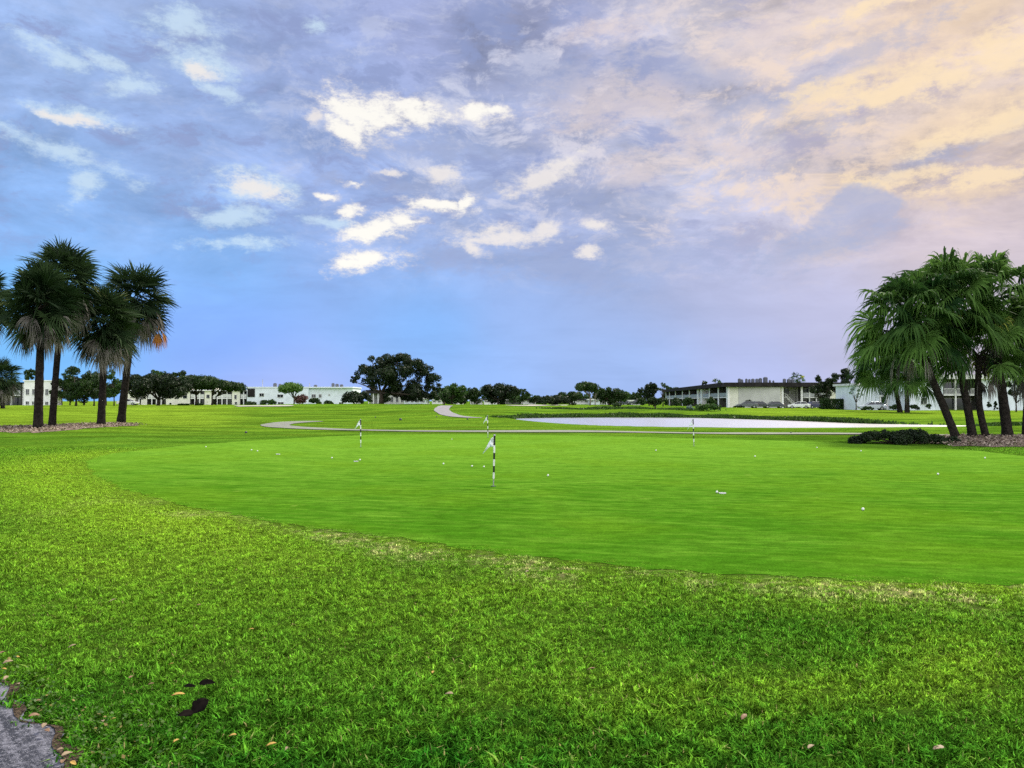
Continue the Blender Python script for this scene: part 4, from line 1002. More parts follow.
# --- long building, end wall to the camera
def long_building():
    Y = 185.; x0 = Xd(728, Y); g = h1(x0, Y) - .1; zt = Zd(386.9, Y); zr = Zd(382.6, Y)
    root = empty('apartment_building', (x0, Y, g), 0, 'long two storey cream apartment building with dark flat roof across the pond', 'building')
    H_ = zt - g; X = lambda p: Xd(p, Y) - x0; Z = lambda p: Zd(p, Y) - g; mid = H_ * .5
    m = MB(); m.box(0, X(783), 0, .5, 0, H_); m.box(2.6, X(783), .5, 14, 0, H_); m.build('wall', W_CREAM, root)
    for (a, b, c, d) in ((757.6, 764.9, 393.8, 389.3), (757.8, 765.2, 404.2, 399.4)): add_window(root, X(a), X(b), Z(c), Z(d), 0, .06, M_DKFR, 1)
    for p in (728.6, 782.5):
        q = MB(); q.box(X(p) - .22, X(p) + .22, -.14, -.003, 0, H_ + .15); q.build('pilaster', W_WHITE, root)
    # stair recess
    xa, xb = X(784.2), X(801.6)
    q = MB(); q.box(xa, xb, 4.2, 14, 0, H_); q.build('stair_wall', W_GREY, root)
    add_window(root, X(790), X(795), Z(393.4), Z(388.6), 4.2, .06, M_DKFR, 0)
    st = MB(); n = 15; z1 = mid; sx0, sx1 = X(797.5), X(787.5)
    for k in range(n):
        t = k / n; st.box(sx0 + (sx1 - sx0) * (t + 1 / n), sx0 + (sx1 - sx0) * t, 1.4, 2.6, z1 * (k + .6) / n, z1 * (k + 1) / n)
    st.box(xa, sx1, 1.2, 4.2, z1 - .18, z1); s_ = st.build('staircase', W_GREY, root)
    rl = MB(); rl.tube([(sx0, 1.35, .95), (sx1, 1.35, z1 + .95), (xa, 1.35, z1 + .95)], .07, 6); rl.tube([(sx0, 1.35, .35), (sx1, 1.35, z1 + .3)], .13, 6)
    for k in range(6):
        t = k / 5; rl.box(sx0 + (sx1 - sx0) * t - .03, sx0 + (sx1 - sx0) * t + .03, 1.32, 1.38, z1 * t, z1 * t + .95)
    rl.build('handrail', M_FRAME, s_)
    q = MB(); q.box(X(801.2), X(802.6), -.1, .5, 0, H_); q.build('pilaster', W_WHITE, root)
    xe = X(846)
    m = MB(); m.box(xb, xe, 3, 14, 0, H_); m.build('wall', W_GREY, root)
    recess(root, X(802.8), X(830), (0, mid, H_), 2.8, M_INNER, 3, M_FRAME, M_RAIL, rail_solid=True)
    q = MB(); q.box(X(830.2), X(835.5), 0, 2.9, 0, H_); q.build('wall', W_CREAM, root)
    # hip of the flat roof: sloping dark fascia
    zf = H_ + (zr - zt)
    r = MB(); r.prism([(-1.4, H_ + .003), (xe + 1, H_ + .003), (xe + .6, zf), (-.9, zf)], -1.3, .9); r.box(1.2, xe + .6, .905, 15, H_ + .003, zf - .01); r.build('roof', M_ROOF, root)
    # wing running away from the camera
    wing = empty('wing', (0, 0, 0), 0); wing.parent = root
    bpy.data.objects.remove(wing)
    return root, x0, Y, g, H_, zf
ROOT_L, LX, LY, LG_, LH, LZF = long_building()
def wing():
    xf, Yf = Xd(666, 300.), 300.; L = math.hypot(xf - LX, Yf - LY); ang = math.atan2(LY - Yf, LX - xf)
    root = empty('apartment_wing', (xf, Yf, LG_), ang, 'long receding wing with white piers and dark balconies left of the cream end wall', 'building')
    H_ = LH; mid = H_ * .5
    def U(px):   # distance along the wing wall where pixel column px meets it
        k = (px - 512) / FPX; dx, dy = (LX - xf) / L, (LY - Yf) / L
        return (k * Yf - xf) / (dx - k * dy)
    piers = [666, 669.5, 675.5, 682.5, 689.5, 698, 701.5, 709.5, 718.5, 727.2]
    us = [U(p) for p in piers]
    for u, p in zip(us, piers):
        q = MB(); wd = .9 if p not in (698, 701.5) else 1.6; q.box(u - wd, min(u + wd * .6, L - .02), -.05, 2.0, 0, H_); q.build('pier', W_WHITE, root)
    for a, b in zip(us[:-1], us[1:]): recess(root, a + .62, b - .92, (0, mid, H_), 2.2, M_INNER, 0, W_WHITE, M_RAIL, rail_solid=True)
    q = MB(); q.box(0, L - .05, 2.45, 12, 0, H_); q.build('wall', W_GREY, root)
    r = MB(); r.box(-1, L - 1.45, -1.4, 12, H_ + .003, LZF); r.build('roof', M_ROOF, root)
wing()
for i, (px, w, h, l) in enumerate([(739.5,1.0,.95,'leftmost dark rooftop air conditioner on the long building'),(742,.9,.7,'second dark rooftop unit from the left on the long building'),(746.5,.8,.9,'third dark rooftop unit on the long building'),(749.5,.8,.8,'fourth dark rooftop unit on the long building'),
        (753,1.1,.9,'fifth dark rooftop unit on the long building'),(757,1.0,.9,'sixth dark rooftop unit on the long building'),(760.5,1.1,1.1,'seventh dark rooftop unit on the long building'),(765.5,1.4,1.4,'largest dark rooftop unit on the long building'),
        (770,.7,.5,'small low rooftop unit right of the largest one'),(773.5,.6,.4,'tiny rooftop unit at the right of the largest cluster'),(784.5,1.0,.9,'rooftop unit above the stair recess'),(789,1.2,.85,'rooftop unit left of the small palm crown'),(792.5,.9,.8,'rooftop unit touching the small palm crown')]):
    ac_unit(Xd(px, LY + 6), LY + 6, LG_ + LZF, w * .62, h * .8 + .25, l)

# --- right pale blue house
def right_house():
    Y = 136.; x0 = Xd(910, Y); g = h1(x0, Y) - .1; X = lambda p: Xd(p, Y) - x0; Z = lambda p: Zd(p, Y) - g; H_ = Z(379)
    root = empty('apartment_building', (x0, Y, g), 0, 'pale blue two storey house with dark balconies seen through the right palms', 'building')
    m = MB(); m.box(0, X(943), 0, 11, 0, H_); m.box(X(981.5), X(1040), 0, 11, 0, H_); m.box(X(943), X(981.5), 2.6, 11, 0, H_); m.build('wall', W_BLUE, root)
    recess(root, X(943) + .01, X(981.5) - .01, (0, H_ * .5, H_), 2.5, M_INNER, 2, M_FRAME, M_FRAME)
    roof_slab(root, -.7, X(1040) + .7, -.7, 12, H_ + .003, H_ + .75, simple('white_fascia', (.75, .75, .73), .7))
    add_window(root, X(921), X(926), Z(404), Z(398), 0, .06, M_FRAME, 1)
    add_window(root, X(921), X(926), Z(393), Z(387), 0, .06, M_FRAME, 1)
    Y = 144.; x0 = Xd(856, Y); g = h1(x0, Y) - .1; X = lambda p: Xd(p, Y) - x0; Z = lambda p: Zd(p, Y) - g; H_ = Z(385.5)
    root = empty('apartment_building', (x0, Y, g), 0, 'light blue house wall with garage left of the far palms', 'building')
    m = MB(); m.box(0, X(868.5), 0, 9, 0, H_); m.box(X(868.5), X(879), 0, 9, 0, H_ * .93); m.box(X(879), X(908), 3, 9, 0, H_); m.build('wall', W_BLUE, root)
    m = MB(); m.box(X(879), X(908), -.3, 3, H_ * .55, H_ * .62); m.build('carport_roof', W_WHITE, root)
    for p in (880, 887, 894, 901, 907):
        q = MB(); q.box(X(p) - .12, X(p) + .12, -.2, .05, 0, H_ * .55 - .003); q.build('column', W_WHITE, root)
    roof_slab(root, -.4, X(908) + .3, -.4, 9.4, H_ + .003, H_ + .4, M_FRAME)
    add_window(root, X(882), X(886), .9, 2.3, 3, .06, M_FRAME, 1); add_window(root, X(896), X(900), .9, 2.3, 3, .06, M_FRAME, 1)
right_house()

# --- pale blue flat roofed building, left centre
def blue_block():
    Y = 205.; x0 = Xd(247, Y); g = h1(x0, Y) - .3; X = lambda p: Xd(p, Y) - x0; Z = lambda p: Zd(p, Y) - g; H_ = Z(388)
    root = empty('apartment_building', (x0, Y, g), 0, 'pale blue flat roofed building behind the small bright green tree', 'building')
    m = MB(); m.box(0, X(308.5), 0, 12, 0, H_); m.box(X(308.5), X(352), .8, 12, 0, Z(387.6)); m.build('wall', W_BLUE, root)
    q = MB(); q.box(X(247.6), X(254.8), -.12, .05, Z(397), Z(388.7)); q.build('black_panel', M_ROOF, root)
    roof_slab(root, -.2, X(352) + .2, -.15, 12.2, H_ + .02, H_ + .32, W_BLUE, 'parapet')
    for (a, b, c, d, y) in ((259.5,263.8,396.4,393.4,0),(277.5,283,397.4,394.6,0),(278,283.6,404.2,402.2,0),(311,314.8,397.4,394.4,.8),(318.2,320.6,397.4,394.4,.8),(328,329.2,395.5,394.4,.8),(338.5,342.5,404,402.4,.8)):
        add_window(root, X(a), X(b), Z(c), Z(d), y, .08, M_FRAME, 1)
    for k, (px, top, l) in enumerate(((262.5, 379.5, 'taller thin roof antenna on the left of the pale blue building'), (309.5, 383, 'shorter thin roof antenna in the middle of the pale blue building'))):
        xx = Xd(px, Y + 2); r2 = empty('antenna', (xx, Y + 2, g + H_), 0, l, 'antenna', 'antennas on the pale blue building')
        a = MB(); hz = Zd(top, Y + 2) - g - H_; a.tube([(0, 0, 0), (0, 0, hz)], .09, 6); a.build('mast', M_UNITL, r2)
        a = MB()
        for t in (.6, .75, .9): a.box(-.35 * (1.2 - t), .35 * (1.2 - t), -.02, .02, hz * t - .02, hz * t + .02)
        a.build('crossbars', M_UNITL, r2)
    for px, w, h, l in ((275,.8,.7,'wide rooftop unit on the left of the pale blue building'),(280,.7,.5,'rooftop unit beside the crown of the small bright green tree'),(315.5,.8,.25,'low rooftop unit right of the shorter antenna'),
                        (333,.7,.7,'left unit of the rooftop trio on the pale blue building'),(337,.8,.5,'middle unit of the rooftop trio on the pale blue building'),(341.5,.8,.35,'right and lowest unit of the rooftop trio')):
        ac_unit(Xd(px, Y + 5), Y + 5, g + H_ + .32, w, h + .25, l)
blue_block()

# --- cream apartments behind the left palms
def cream_apartments():
    Y = 208.; x0 = Xd(123, Y); g = h1(x0, Y) - .3; X = lambda p: Xd(p, Y) - x0; Z = lambda p: Zd(p, Y) - g; H_ = Z(391)
    root = empty('apartment_building', (x0, Y, g), 0, 'cream two storey apartments with white gables behind the dark trees on the left', 'building')
    W_C2 = stucco('pale_cream', (.84, .82, .70)); mid = H_ * .5
    solid = [(123, 137), (141, 147), (166, 190), (204.5, 212), (232, 240)]
    m = MB()
    for a, b in solid: m.box(X(a), X(b), 0, 11, 0, H_)
    m.build('wall', W_C2, root)
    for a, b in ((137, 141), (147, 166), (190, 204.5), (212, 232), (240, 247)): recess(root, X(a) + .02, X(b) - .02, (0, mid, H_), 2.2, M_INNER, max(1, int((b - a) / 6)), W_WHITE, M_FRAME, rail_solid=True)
    m = MB(); m.box(X(137), X(247), 2.5, 11, 0, H_ - .01); m.build('rear_wall', W_C2, root)
    roof_slab(root, -.4, X(247) + .4, -.5, 11.4, H_ + .003, H_ + .35, W_WHITE)
    for (a, b, c, d) in ((126,130,402,399),(169.5,171.5,398.6,394.5),(177,179,398.6,394.5),(183,187,398.4,395.5),(169.5,171.5,405.6,402.8),(206.5,209.5,398,394.8),(234.5,236.6,399,395),(235,237,404.5,402)):
        add_window(root, X(a), X(b), max(Z(c), .2), Z(d), 0, .07, M_FRAME, 0)
    for a, b in ((166, 181), (204.5, 212)):
        q = MB(); q.prism([(X(a), H_ + .36), (X(b), H_ + .36), (X((a + b) / 2), H_ + 1.3)], .3, 9); q.build('gable', W_C2, root)
cream_apartments()
def left_block():
    Y = 176.; x0 = Xd(-30, Y); g = h1(x0, Y) - .3; X = lambda p: Xd(p, Y) - x0; Z = lambda p: Zd(p, Y) - g; H_ = Z(381.3)
    root = empty('apartment_building', (x0, Y, g), 0, 'bright white two storey block between the two leftmost palm trunks', 'building')
    m = MB(); m.box(X(24), X(54), 0, 3, 0, H_); m.box(0, X(21), 1.4, 10, 0, H_ * .9); m.box(X(21), X(24), .5, 10, 0, H_ * .92); m.build('wall', W_WHITE, root)
    recess(root, X(-28), X(20.8), (0, H_ * .45, H_ * .9 - .02), 1.3, M_INNER, 4, M_FRAME, M_RAIL, rail_solid=True)
    for (a, b, c, d) in ((26,29,394.6,389.2),(32.4,35.4,394.6,389.2),(45.5,48.2,395,389.2),(32.4,35.4,404.5,401.5),(26,29,404.5,401.5),(45.5,48.2,404.8,401.8)): add_window(root, X(a), X(b), Z(c), Z(d), 0, .07, M_FRAME, 1)
    roof_slab(root, X(24) - .2, X(54) + .1, -.2, 3.1, H_ + .003, H_ + .25, W_WHITE, 'parapet')
    roof_slab(root, -.3, X(24) - .25, .2, 10.2, H_ * .92 + .003, H_ * .92 + .25, M_ROOF)
left_block()
# --- dark low building under the very large tree
def low_house(px0, px1, py, Y, wallm, roofm, label, nwin, carport=0, name='house', fascia=.35):
    x0 = Xd(px0, Y); g = h1(x0, Y) - .3; W_ = Xd(px1, Y) - x0; H_ = Zd(py, Y) - g
    root = empty(name, (x0, Y, g), 0, label, 'building', 'low houses along the far edge')
    cx = W_ * carport
    m = MB(); m.box(cx, W_, 0, 7, 0, H_)
    if carport: m.box(0, cx, 3, 7, 0, H_)
    m.build('wall', wallm, root)
    roof_slab(root, -.5, W_ + .5, -.6, 7.6, H_ + .003, H_ + fascia, roofm)
    if carport:
        for k in range(3): q = MB(); q.box(.1 + k * (cx - .4) / 2, .32 + k * (cx - .4) / 2, -.3, -.05, 0, H_); q.build('column', M_FRAME, root)
    for k in range(nwin):
        a = cx + (W_ - cx) * (k + .25) / nwin; b = cx + (W_ - cx) * (k + .72) / nwin; add_window(root, a, b, 1.0, min(H_ - .3, 2.3), 0, .07, M_FRAME, 1)
low_house(368, 405, 393.5, 180, W_GREY, M_ROOF, 'dark roofed grey house behind the trunk of the very large tree', 5, .3, fascia=.8)
low_house(404, 426, 399.2, 168, W_BLUE, M_FRAME, 'low pale blue house under the right limbs of the very large tree', 4)
low_house(432, 442, 400, 220, W_WHITE, M_FRAME, 'small white house left of the small tree by the grey path', 2)
low_house(447, 462, 400.2, 222, W_WHITE, M_ROOF, 'low white house right behind the small tree by the grey path', 3, .4)
low_house(470, 482, 400.2, 226, W_WHITE, M_FRAME, 'small white carport house in the dip between the tree groups', 2, .5)
low_house(484, 500, 400, 224, W_WHITE, M_ROOF, 'low white house under the left side of the round topped tree', 3)
low_house(501, 520, 400.2, 228, W_GREY, M_FRAME, 'low grey house under the right side of the round topped tree', 4, .3)
low_house(521, 536, 400.3, 226, W_WHITE, M_ROOF, 'low white house just left of the wide dark bush', 3)
low_house(571, 588, 400.4, 215, W_WHITE, M_ROOF, 'low white house with dark roof left of the pale limbed tree', 3, .3)
low_house(589, 600, 400.2, 212, W_BLUE, M_FRAME, 'small pale blue house behind the pale limbed tree', 2)
low_house(601, 616, 401, 220, W_WHITE, M_ROOF, 'low white house under the wide domed tree', 3, .4)
low_house(619, 640, 401.2, 224, W_GREY, M_FRAME, 'low grey house left of the long building wing', 4, .3)

# ------------------------------------------------------------------ parked cars
def paint(name, c, metal=.3):
    m, e, out = newmat(name); b = principled(e, out, c, .3, .5, metal); b.inputs['Coat Weight'].default_value = .5; return m
M_TYRE = simple('tyre', (.02, .02, .02), .9); M_RIM = simple('rim', (.45, .45, .47), .35, metal=.6); M_LAMP = simple('lamp', (.75, .75, .72), .2); M_TAIL = simple('tail_lamp', (.35, .02, .02), .3)
def make_car():
    root = empty('parked_car', (0, 0, 0), 0)
    m = MB()
    prof = [(-2.25, .30), (2.2, .30), (2.28, .55), (2.2, .78), (1.15, .95), (-1.55, 1.0), (-2.2, .95), (-2.32, .6)]
    m.prism(prof, -.86, .86); m.build('body', paint('car_paint', (.5, .5, .5)), root, bevel=.06)
    c = MB(); v = [(-1.75, -.80, .99), (1.15, -.80, .94), (1.15, .80, .94), (-1.75, .80, .99), (-1.2, -.62, 1.42), (.25, -.62, 1.45), (.25, .62, 1.45), (-1.2, .62, 1.42)]
    c.add(v, [(0, 1, 5, 4), (1, 2, 6, 5), (2, 3, 7, 6), (3, 0, 4, 7)]); c.build('windows', M_GLASS, root)
    r = MB(); r.box(-1.22, .27, -.63, .63, 1.40, 1.48)
    for s in (-1, 1):
        for (a, b) in (((1.17, s * .80, .94), (.25, s * .63, 1.45)), ((-1.77, s * .80, .99), (-1.2, s * .63, 1.43)), ((-.3, s * .81, .98), (-.35, s * .64, 1.43))): r.tube([a, b], .045, 5)
    r.build('roof', bpy.data.materials['car_paint'], root, bevel=.03)
    for x in (-1.4, 1.4):
        for s in (-1, 1):
            w = MB(); w.tube([(x, s * .90, .33), (x, s * .68, .33)], .33, 16); wo = w.build('wheel', M_TYRE, root, smooth=False)
            w = MB(); w.tube([(x, s * .915, .33), (x, s * .85, .33)], .19, 12); w.build('rim', M_RIM, wo)
    for s in (-1, 1):
        q = MB(); q.box(2.2, 2.3, s * .62 - .18, s * .62 + .18, .58, .72); q.build('headlight', M_LAMP, root)
        q = MB(); q.box(-2.35, -2.24, s * .62 - .18, s * .62 + .18, .66, .82); q.build('tail_light', M_TAIL, root)
    return root
car0 = make_car(); used = [False]
def car(px, Y, rz, col, label):
    c = car0 if not used[0] else copy_tree(car0); used[0] = True
    x = Xd(px, Y); c.location = (x, Y, h1(x, Y) + .01); c.rotation_euler = (0, 0, R(rz)); tag(c, label, 'car', 'parked cars')
    m = paint('car_paint_' + label.split()[0], col)
    for ch in c.children:
        if ch.name.split('.')[0] in ('body', 'roof'): ch.material_slots[0].link = 'OBJECT'; ch.material_slots[0].material = m
car(747, 171, 170, (.12, .13, .14), 'grey parked car nearest the topiary bush')
car(760, 172, 8, (.05, .055, .06), 'charcoal parked car under the lower window of the cream end wall')
car(773, 172, 176, (.09, .10, .11), 'slate parked car at the right part of the cream end wall')
car(799, 168, 160, (.80, .80, .82), 'white parked car below the outside staircase')
car(816, 170, 10, (.03, .03, .10), 'navy parked car before the screened balconies')
car(872, 138, 170, (.42, .46, .52), 'silver parked car beside the light blue house wall')
car(128, 182, 5, (.75, .75, .75), 'pale parked car right of the fourth left palm trunk')
car(624, 210, 10, (.06, .07, .09), 'dark parked car across the pond left of the long building')
car(637, 205, 175, (.04, .05, .06), 'black parked car closest to the leftmost shrub of the row')

# ------------------------------------------------------------------ potted red shrub near the hedge
def potted():
    x, Y = GT(852.5, 408.2); root = empty('potted_plant', (x, Y, h1(x, Y)), 0, 'reddish plant in a tan pot at the right end of the clipped hedge', 'potted plant')
    m = MB(); m.tube([(0, 0, 0), (0, 0, .1), (0, 0, .75), (0, 0, .85)], [.24, .26, .38, .42], 14); m.build('pot', simple('terracotta', (.55, .36, .25), .8), root)
    rng = np.random.RandomState(8); cs = [(rng.normal(0, .22), rng.normal(0, .2), 1.15 + rng.rand() * .5) for _ in range(9)]
    V, t = leaves(cs, [.28] * 9, 900, .08, rng); npmesh('foliage', V, np.arange(len(V)).reshape(-1, 4), foliage('rust_leaves', (.20, .06, .02), (.42, .15, .05)), root, tint=t)
potted()

# ------------------------------------------------------------------ flagsticks, holes, balls
M_BLK = simple('stick_black', (.012, .012, .014), .4); M_WHT = simple('stick_white', (.80, .80, .78), .4); M_MET = simple('stick_metal', (.45, .45, .44), .35, metal=.6)
def flag_mat():
    m, e, out = newmat('flag_cloth'); P = e.n.new('ShaderNodeTexCoord').outputs['Object']
    n = e.noise(P, 11, 3, .6, dist=.6)
    c = e.mix(e.rng(n, .56, .60), (.85, .88, .90), (.10, .48, .58)); c = e.mix(e.rng(n, .62, .65), c, (.02, .08, .22))
    principled(e, out, c, .7, .2, trans=(.3, c)); return m
def make_flag():
    root = empty('flagstick', (0, 0, 0), 0)
    m = MB(); seg = [(0.0, .14, 2), (.14, .255, 1), (.255, .375, 0), (.375, .50, 1), (.50, .62, 0), (.62, .76, 1), (.76, .95, 0)]; r = .018
    for a, b, mi in seg: m.tube([(0, 0, a), (0, 0, b)], r if mi != 2 else .012, 12, mi)
    m.tube([(0, 0, .945), (0, 0, .965)], [.026, .018], 12, 2)
    m.build('pole', [M_BLK, M_WHT, M_MET], root, smooth=False)
    m = MB(); m.tube([(0, 0, -.003), (0, 0, .001)], [.052, .050], 20, 0); m.build('cup', M_BLK, root)
    # limp pennant, folded and hanging to the left of the pole
    nu, nv = 14, 12; V = []
    for i in range(nu):
        u = i / (nu - 1)
        for j in range(nv):
            v = j / (nv - 1); top = .925 - u * .10 - u * u * .12; L = (.20 - .09 * u)
            x = -.02 - u * .135 - v * .035 * u * 2.0; z = top - v * L * (1 - .1 * math.sin(u * 6)); y = .030 * math.sin(u * 11 + v * 2.2) * (1 - u * .3) + .02 * math.sin(v * 5 + u * 3)
            V.append((x, y, z))
    F = [(i * nv + j, (i + 1) * nv + j, (i + 1) * nv + j + 1, i * nv + j + 1) for i in range(nu - 1) for j in range(nv - 1)]
    o = npmesh('flag', V, np.array(F), flag_mat(), root, smooth=True); s = o.modifiers.new('thick', 'SOLIDIFY'); s.thickness = .003
    return root
fl0 = make_flag()
for i, (px, py, rz, l) in enumerate(((493.5, 486, 0, 'nearest black and white striped flagstick, in the middle of the green'), (360.8, 447, 8, 'striped flagstick at the left rear of the green before the path'),
                                     (488, 437.5, -12, 'farthest striped flagstick, just left behind the nearest one'), (694, 446, 10, 'striped flagstick on the right in front of the pond'))):
    c = fl0 if i == 0 else copy_tree(fl0); x, y = G(px, py, .01); c.location = (x, y, .01); c.rotation_euler = (0, R(1.2 if i == 0 else -.6 * i), R(rz)); tag(c, l, 'flagstick', 'striped flagsticks on the green')
def ball_mat():
    m, e, out = newmat('golf_ball'); n = e.n.new('ShaderNodeTexVoronoi'); e.put(n.inputs['Vector'], e.n.new('ShaderNodeTexCoord').outputs['Object']); n.inputs['Scale'].default_value = 260
    principled(e, out, (.70, .70, .68), .4, .4, normal=bump(e, n.outputs[0], .001, .5)); return m
def ball():
    import bmesh; bm = bmesh.new(); bmesh.ops.create_icosphere(bm, subdivisions=3, radius=.0215); me = bpy.data.meshes.new('golf_ball'); bm.to_mesh(me); bm.free()
    me.polygons.foreach_set('use_smooth', [True] * len(me.polygons)); me.materials.append(ball_mat()); o = bpy.data.objects.new('golf_ball', me); return link(o)
b0 = ball()
balls = [(717,493.2,'white golf ball closest to the right hole cup, on its left'),(863,510.6,'white golf ball on the near right part of the green, nearest the camera'),(472,467,'white golf ball left of the nearest flagstick'),(484,467.6,'white golf ball between that ball and the nearest flagstick'),
         (443.5,464.6,'white golf ball alone halfway between the left rear and nearest flagsticks'),(332,458.6,'white golf ball left of the left rear flagstick base'),(360,460.6,'white golf ball right below the left rear flagstick'),(251.5,450.6,'white golf ball of the far left pair, left one'),
         (257.5,451.6,'white golf ball of the far left pair, right one'),(206,447.4,'white golf ball closest to the left rear rim of the green'),(548,476.4,'white golf ball right of the nearest flagstick'),(755,457,'white golf ball right of the pond side flagstick'),
         (938,475,'white golf ball near the right edge of the photo before the mulch bed'),(861,451.6,'white golf ball in front of the spreading shrub'),(656,451,'white golf ball left of the pond side flagstick'),(817,448.2,'white golf ball at the rear of the green left of the spreading shrub'),
         (985,458.6,'white golf ball in the rear right corner of the green'),(452,439.8,'white golf ball at the rear rim left of the farthest flagstick')]
for i, (px, py, l) in enumerate(balls):
    o = b0 if i == 0 else b0.copy()
    if i: COL.objects.link(o)
    x, y = G(px, py, .006); o.location = (x, y, .006 + .0225); tag(o, l, 'golf ball', 'golf balls on the green')
def cup():
    root = empty('hole_cup', (0, 0, 0)); m = MB(); n = 28
    vs = []; 
    for (r, z) in ((.062, .002), (.060, .016), (.050, .016), (.050, .003)): vs += [(r * math.cos(2 * math.pi * k / n), r * math.sin(2 * math.pi * k / n), z) for k in range(n)]
    m.add(vs, [(a * n + k, a * n + (k + 1) % n, (a + 1) * n + (k + 1) % n, (a + 1) * n + k) for a in range(3) for k in range(n)]); m.build('liner', M_WHT, root)
    d = MB(); d.add([(.051 * math.cos(2 * math.pi * k / n), .051 * math.sin(2 * math.pi * k / n), .003) for k in range(n)], [tuple(range(n))]); d.build('hole', M_BLK, root); return root
c0 = cup()
for i, (px, py, l) in enumerate(((722.5,493.6,'white rimmed hole on the right front of the green'),(356,461.6,'white rimmed hole below the left rear flagstick'),(278,454.4,'white rimmed hole at the left rear of the green'))):
    c = c0 if i == 0 else copy_tree(c0); x, y = G(px, py, .006); c.location = (x, y, .007); tag(c, l, 'golf hole', 'holes without flags on the green')
# small dark tee markers out on the fairway
def marker():
    root = empty('tee_marker', (0, 0, 0)); m = MB(); m.tube([(0, 0, 0), (0, 0, .08), (0, 0, .17), (0, 0, .21)], [.14, .15, .10, .03], 12); m.build('marker_head', simple('marker_dark', (.03, .03, .05), .5), root, smooth=True)
    m = MB(); m.tube([(0, 0, -.08), (0, 0, .02)], .02, 6); m.build('spike', M_MET, root); return root
mk0 = marker()
for i, (px, py, s, l) in enumerate(((400.5,420.3,1.3,'largest small dark marker on the fairway, below the very large tree'),(375.5,417.6,.8,'small dark marker on the fairway left of the largest one'),(436.5,417.3,.8,'small dark marker on the fairway left of the grey path'),
                                    (467.5,419.6,.9,'small dark marker on the fairway at the lower end of the grey path'),(246,433.3,.8,'small dark marker on the lawn left of the path bend'),(791,433.6,.6,'small dark marker beside the thin path on the right'))):
    c = mk0 if i == 0 else copy_tree(mk0); x, y = GT(px, py); c.location = (x, y, h1(x, y)); c.scale = (s * .6, s * .6, s * .6); tag(c, l, 'marker', 'small dark markers on the grass')

# ------------------------------------------------------------------ fallen leaves
def leaf_mesh(name, L, Wd, curl, seed, mat):
    rng = np.random.RandomState(seed); nu, nv = 9, 5; V = []
    for i in range(nu):
        u = i / (nu - 1); w = Wd * math.sin(math.pi * min(1, u * .96 + .03)) ** .8
        for j in range(nv):
            v = j / (nv - 1) * 2 - 1
            V.append(((u - .5) * L, v * w * .5 * (1 + .1 * rng.randn()), abs(v) * w * curl * .5 + math.sin(u * 3.0) * L * curl * .25 + rng.randn() * L * .008))
    F = [(i * nv + j, (i + 1) * nv + j, (i + 1) * nv + j + 1, i * nv + j + 1) for i in range(nu - 1) for j in range(nv - 1)]
    o = npmesh(name, V, np.array(F), mat, smooth=True); m = o.modifiers.new('thick', 'SOLIDIFY'); m.thickness = .0012; return o
def leafmat(name, c, c2): return simple(name, c, .6, .3, 22, .3, col2=c2)
L_Y = leafmat('leaf_yellow', (.42, .27, .06), (.26, .14, .04)); L_T = leafmat('leaf_tan', (.27, .20, .12), (.16, .11, .07)); L_B = leafmat('leaf_brown', (.22, .13, .07), (.12, .07, .04)); L_K = simple('leaf_black', (.012, .009, .008), .9, .3, 22, .02, col2=(.005, .004, .004))
FL = [(178,696,.105,L_Y,10,'large yellow leaf left of the black curled leaf'),(174,737,0,None,0,''),(232,737,.07,L_Y,-10,'orange yellow leaf right below the black curled leaf'),(271,746,.075,L_Y,15,'orange yellow leaf near the bottom edge, right of the other orange one'),
      (176,742,.05,L_Y,60,'small yellow upright leaf below the large yellow leaf'),(140,727,.05,L_B,-30,'small brown leaf low between the path and the small yellow leaf'),(286,750,.05,L_T,80,'thin tan leaf beside the bottom orange leaf'),(151,685,.05,L_B,20,'small red brown leaf above left of the large yellow leaf'),
      (72,647,.075,L_T,25,'tan leaf in the grass above the path corner'),(251,630,.06,L_Y,0,'small orange leaf high in the left foreground grass'),(198,606,.07,L_B,-8,'brown leaf highest in the left foreground grass'),(113,601,.08,L_T,40,'pale twig like leaf in the upper left foreground'),
      (131,678,.05,L_B,70,'tiny brown leaf halfway between the path corner and the large yellow leaf'),(591,670,.075,L_B,-12,'dark brown leaf in the middle of the foreground grass'),(449,695,.08,L_T,-25,'pale curled leaf in the lower middle grass'),(433,673,.05,L_Y,80,'small orange leaf left above the pale curled leaf'),
      (744,718,.07,L_B,40,'brown leaf in the lower right grass'),(811,748,.07,L_T,35,'pale pointed leaf in the lower right grass'),(939,749.5,.085,L_T,-5,'whitish leaf with dark shadow in the lower right corner'),(171,665,.05,L_Y,10,'faint yellow leaf above the large yellow leaf'),
      (103,722,.045,L_T,-60,'small cream leaf in the weeds right of the path'),(113,720,.04,L_Y,15,'tiny yellow leaf right next to the small cream leaf'),(527,572,.06,L_T,30,'pale scrap on the dry rim of the green'),(317,604,.05,L_K,5,'small black scrap in the grass below the left dry patch'),(172,550,.06,L_K,5,'tiny black scrap in the grass at the upper left')]
k = 0
for (px, py, L, m, rz, l) in FL:
    if m is None: continue
    L *= .66; o = leaf_mesh('fallen_leaf', L, L * .52, .28, k, m); x, y = G(px, py, .03); o.location = (x, y, .036); o.rotation_euler = (R(12 * math.sin(k * 3.1)), R(8 * math.cos(k * 2.3) - 12), R(rz)); k += 1
    tag(o, l, 'leaf', 'fallen leaves in the foreground grass')
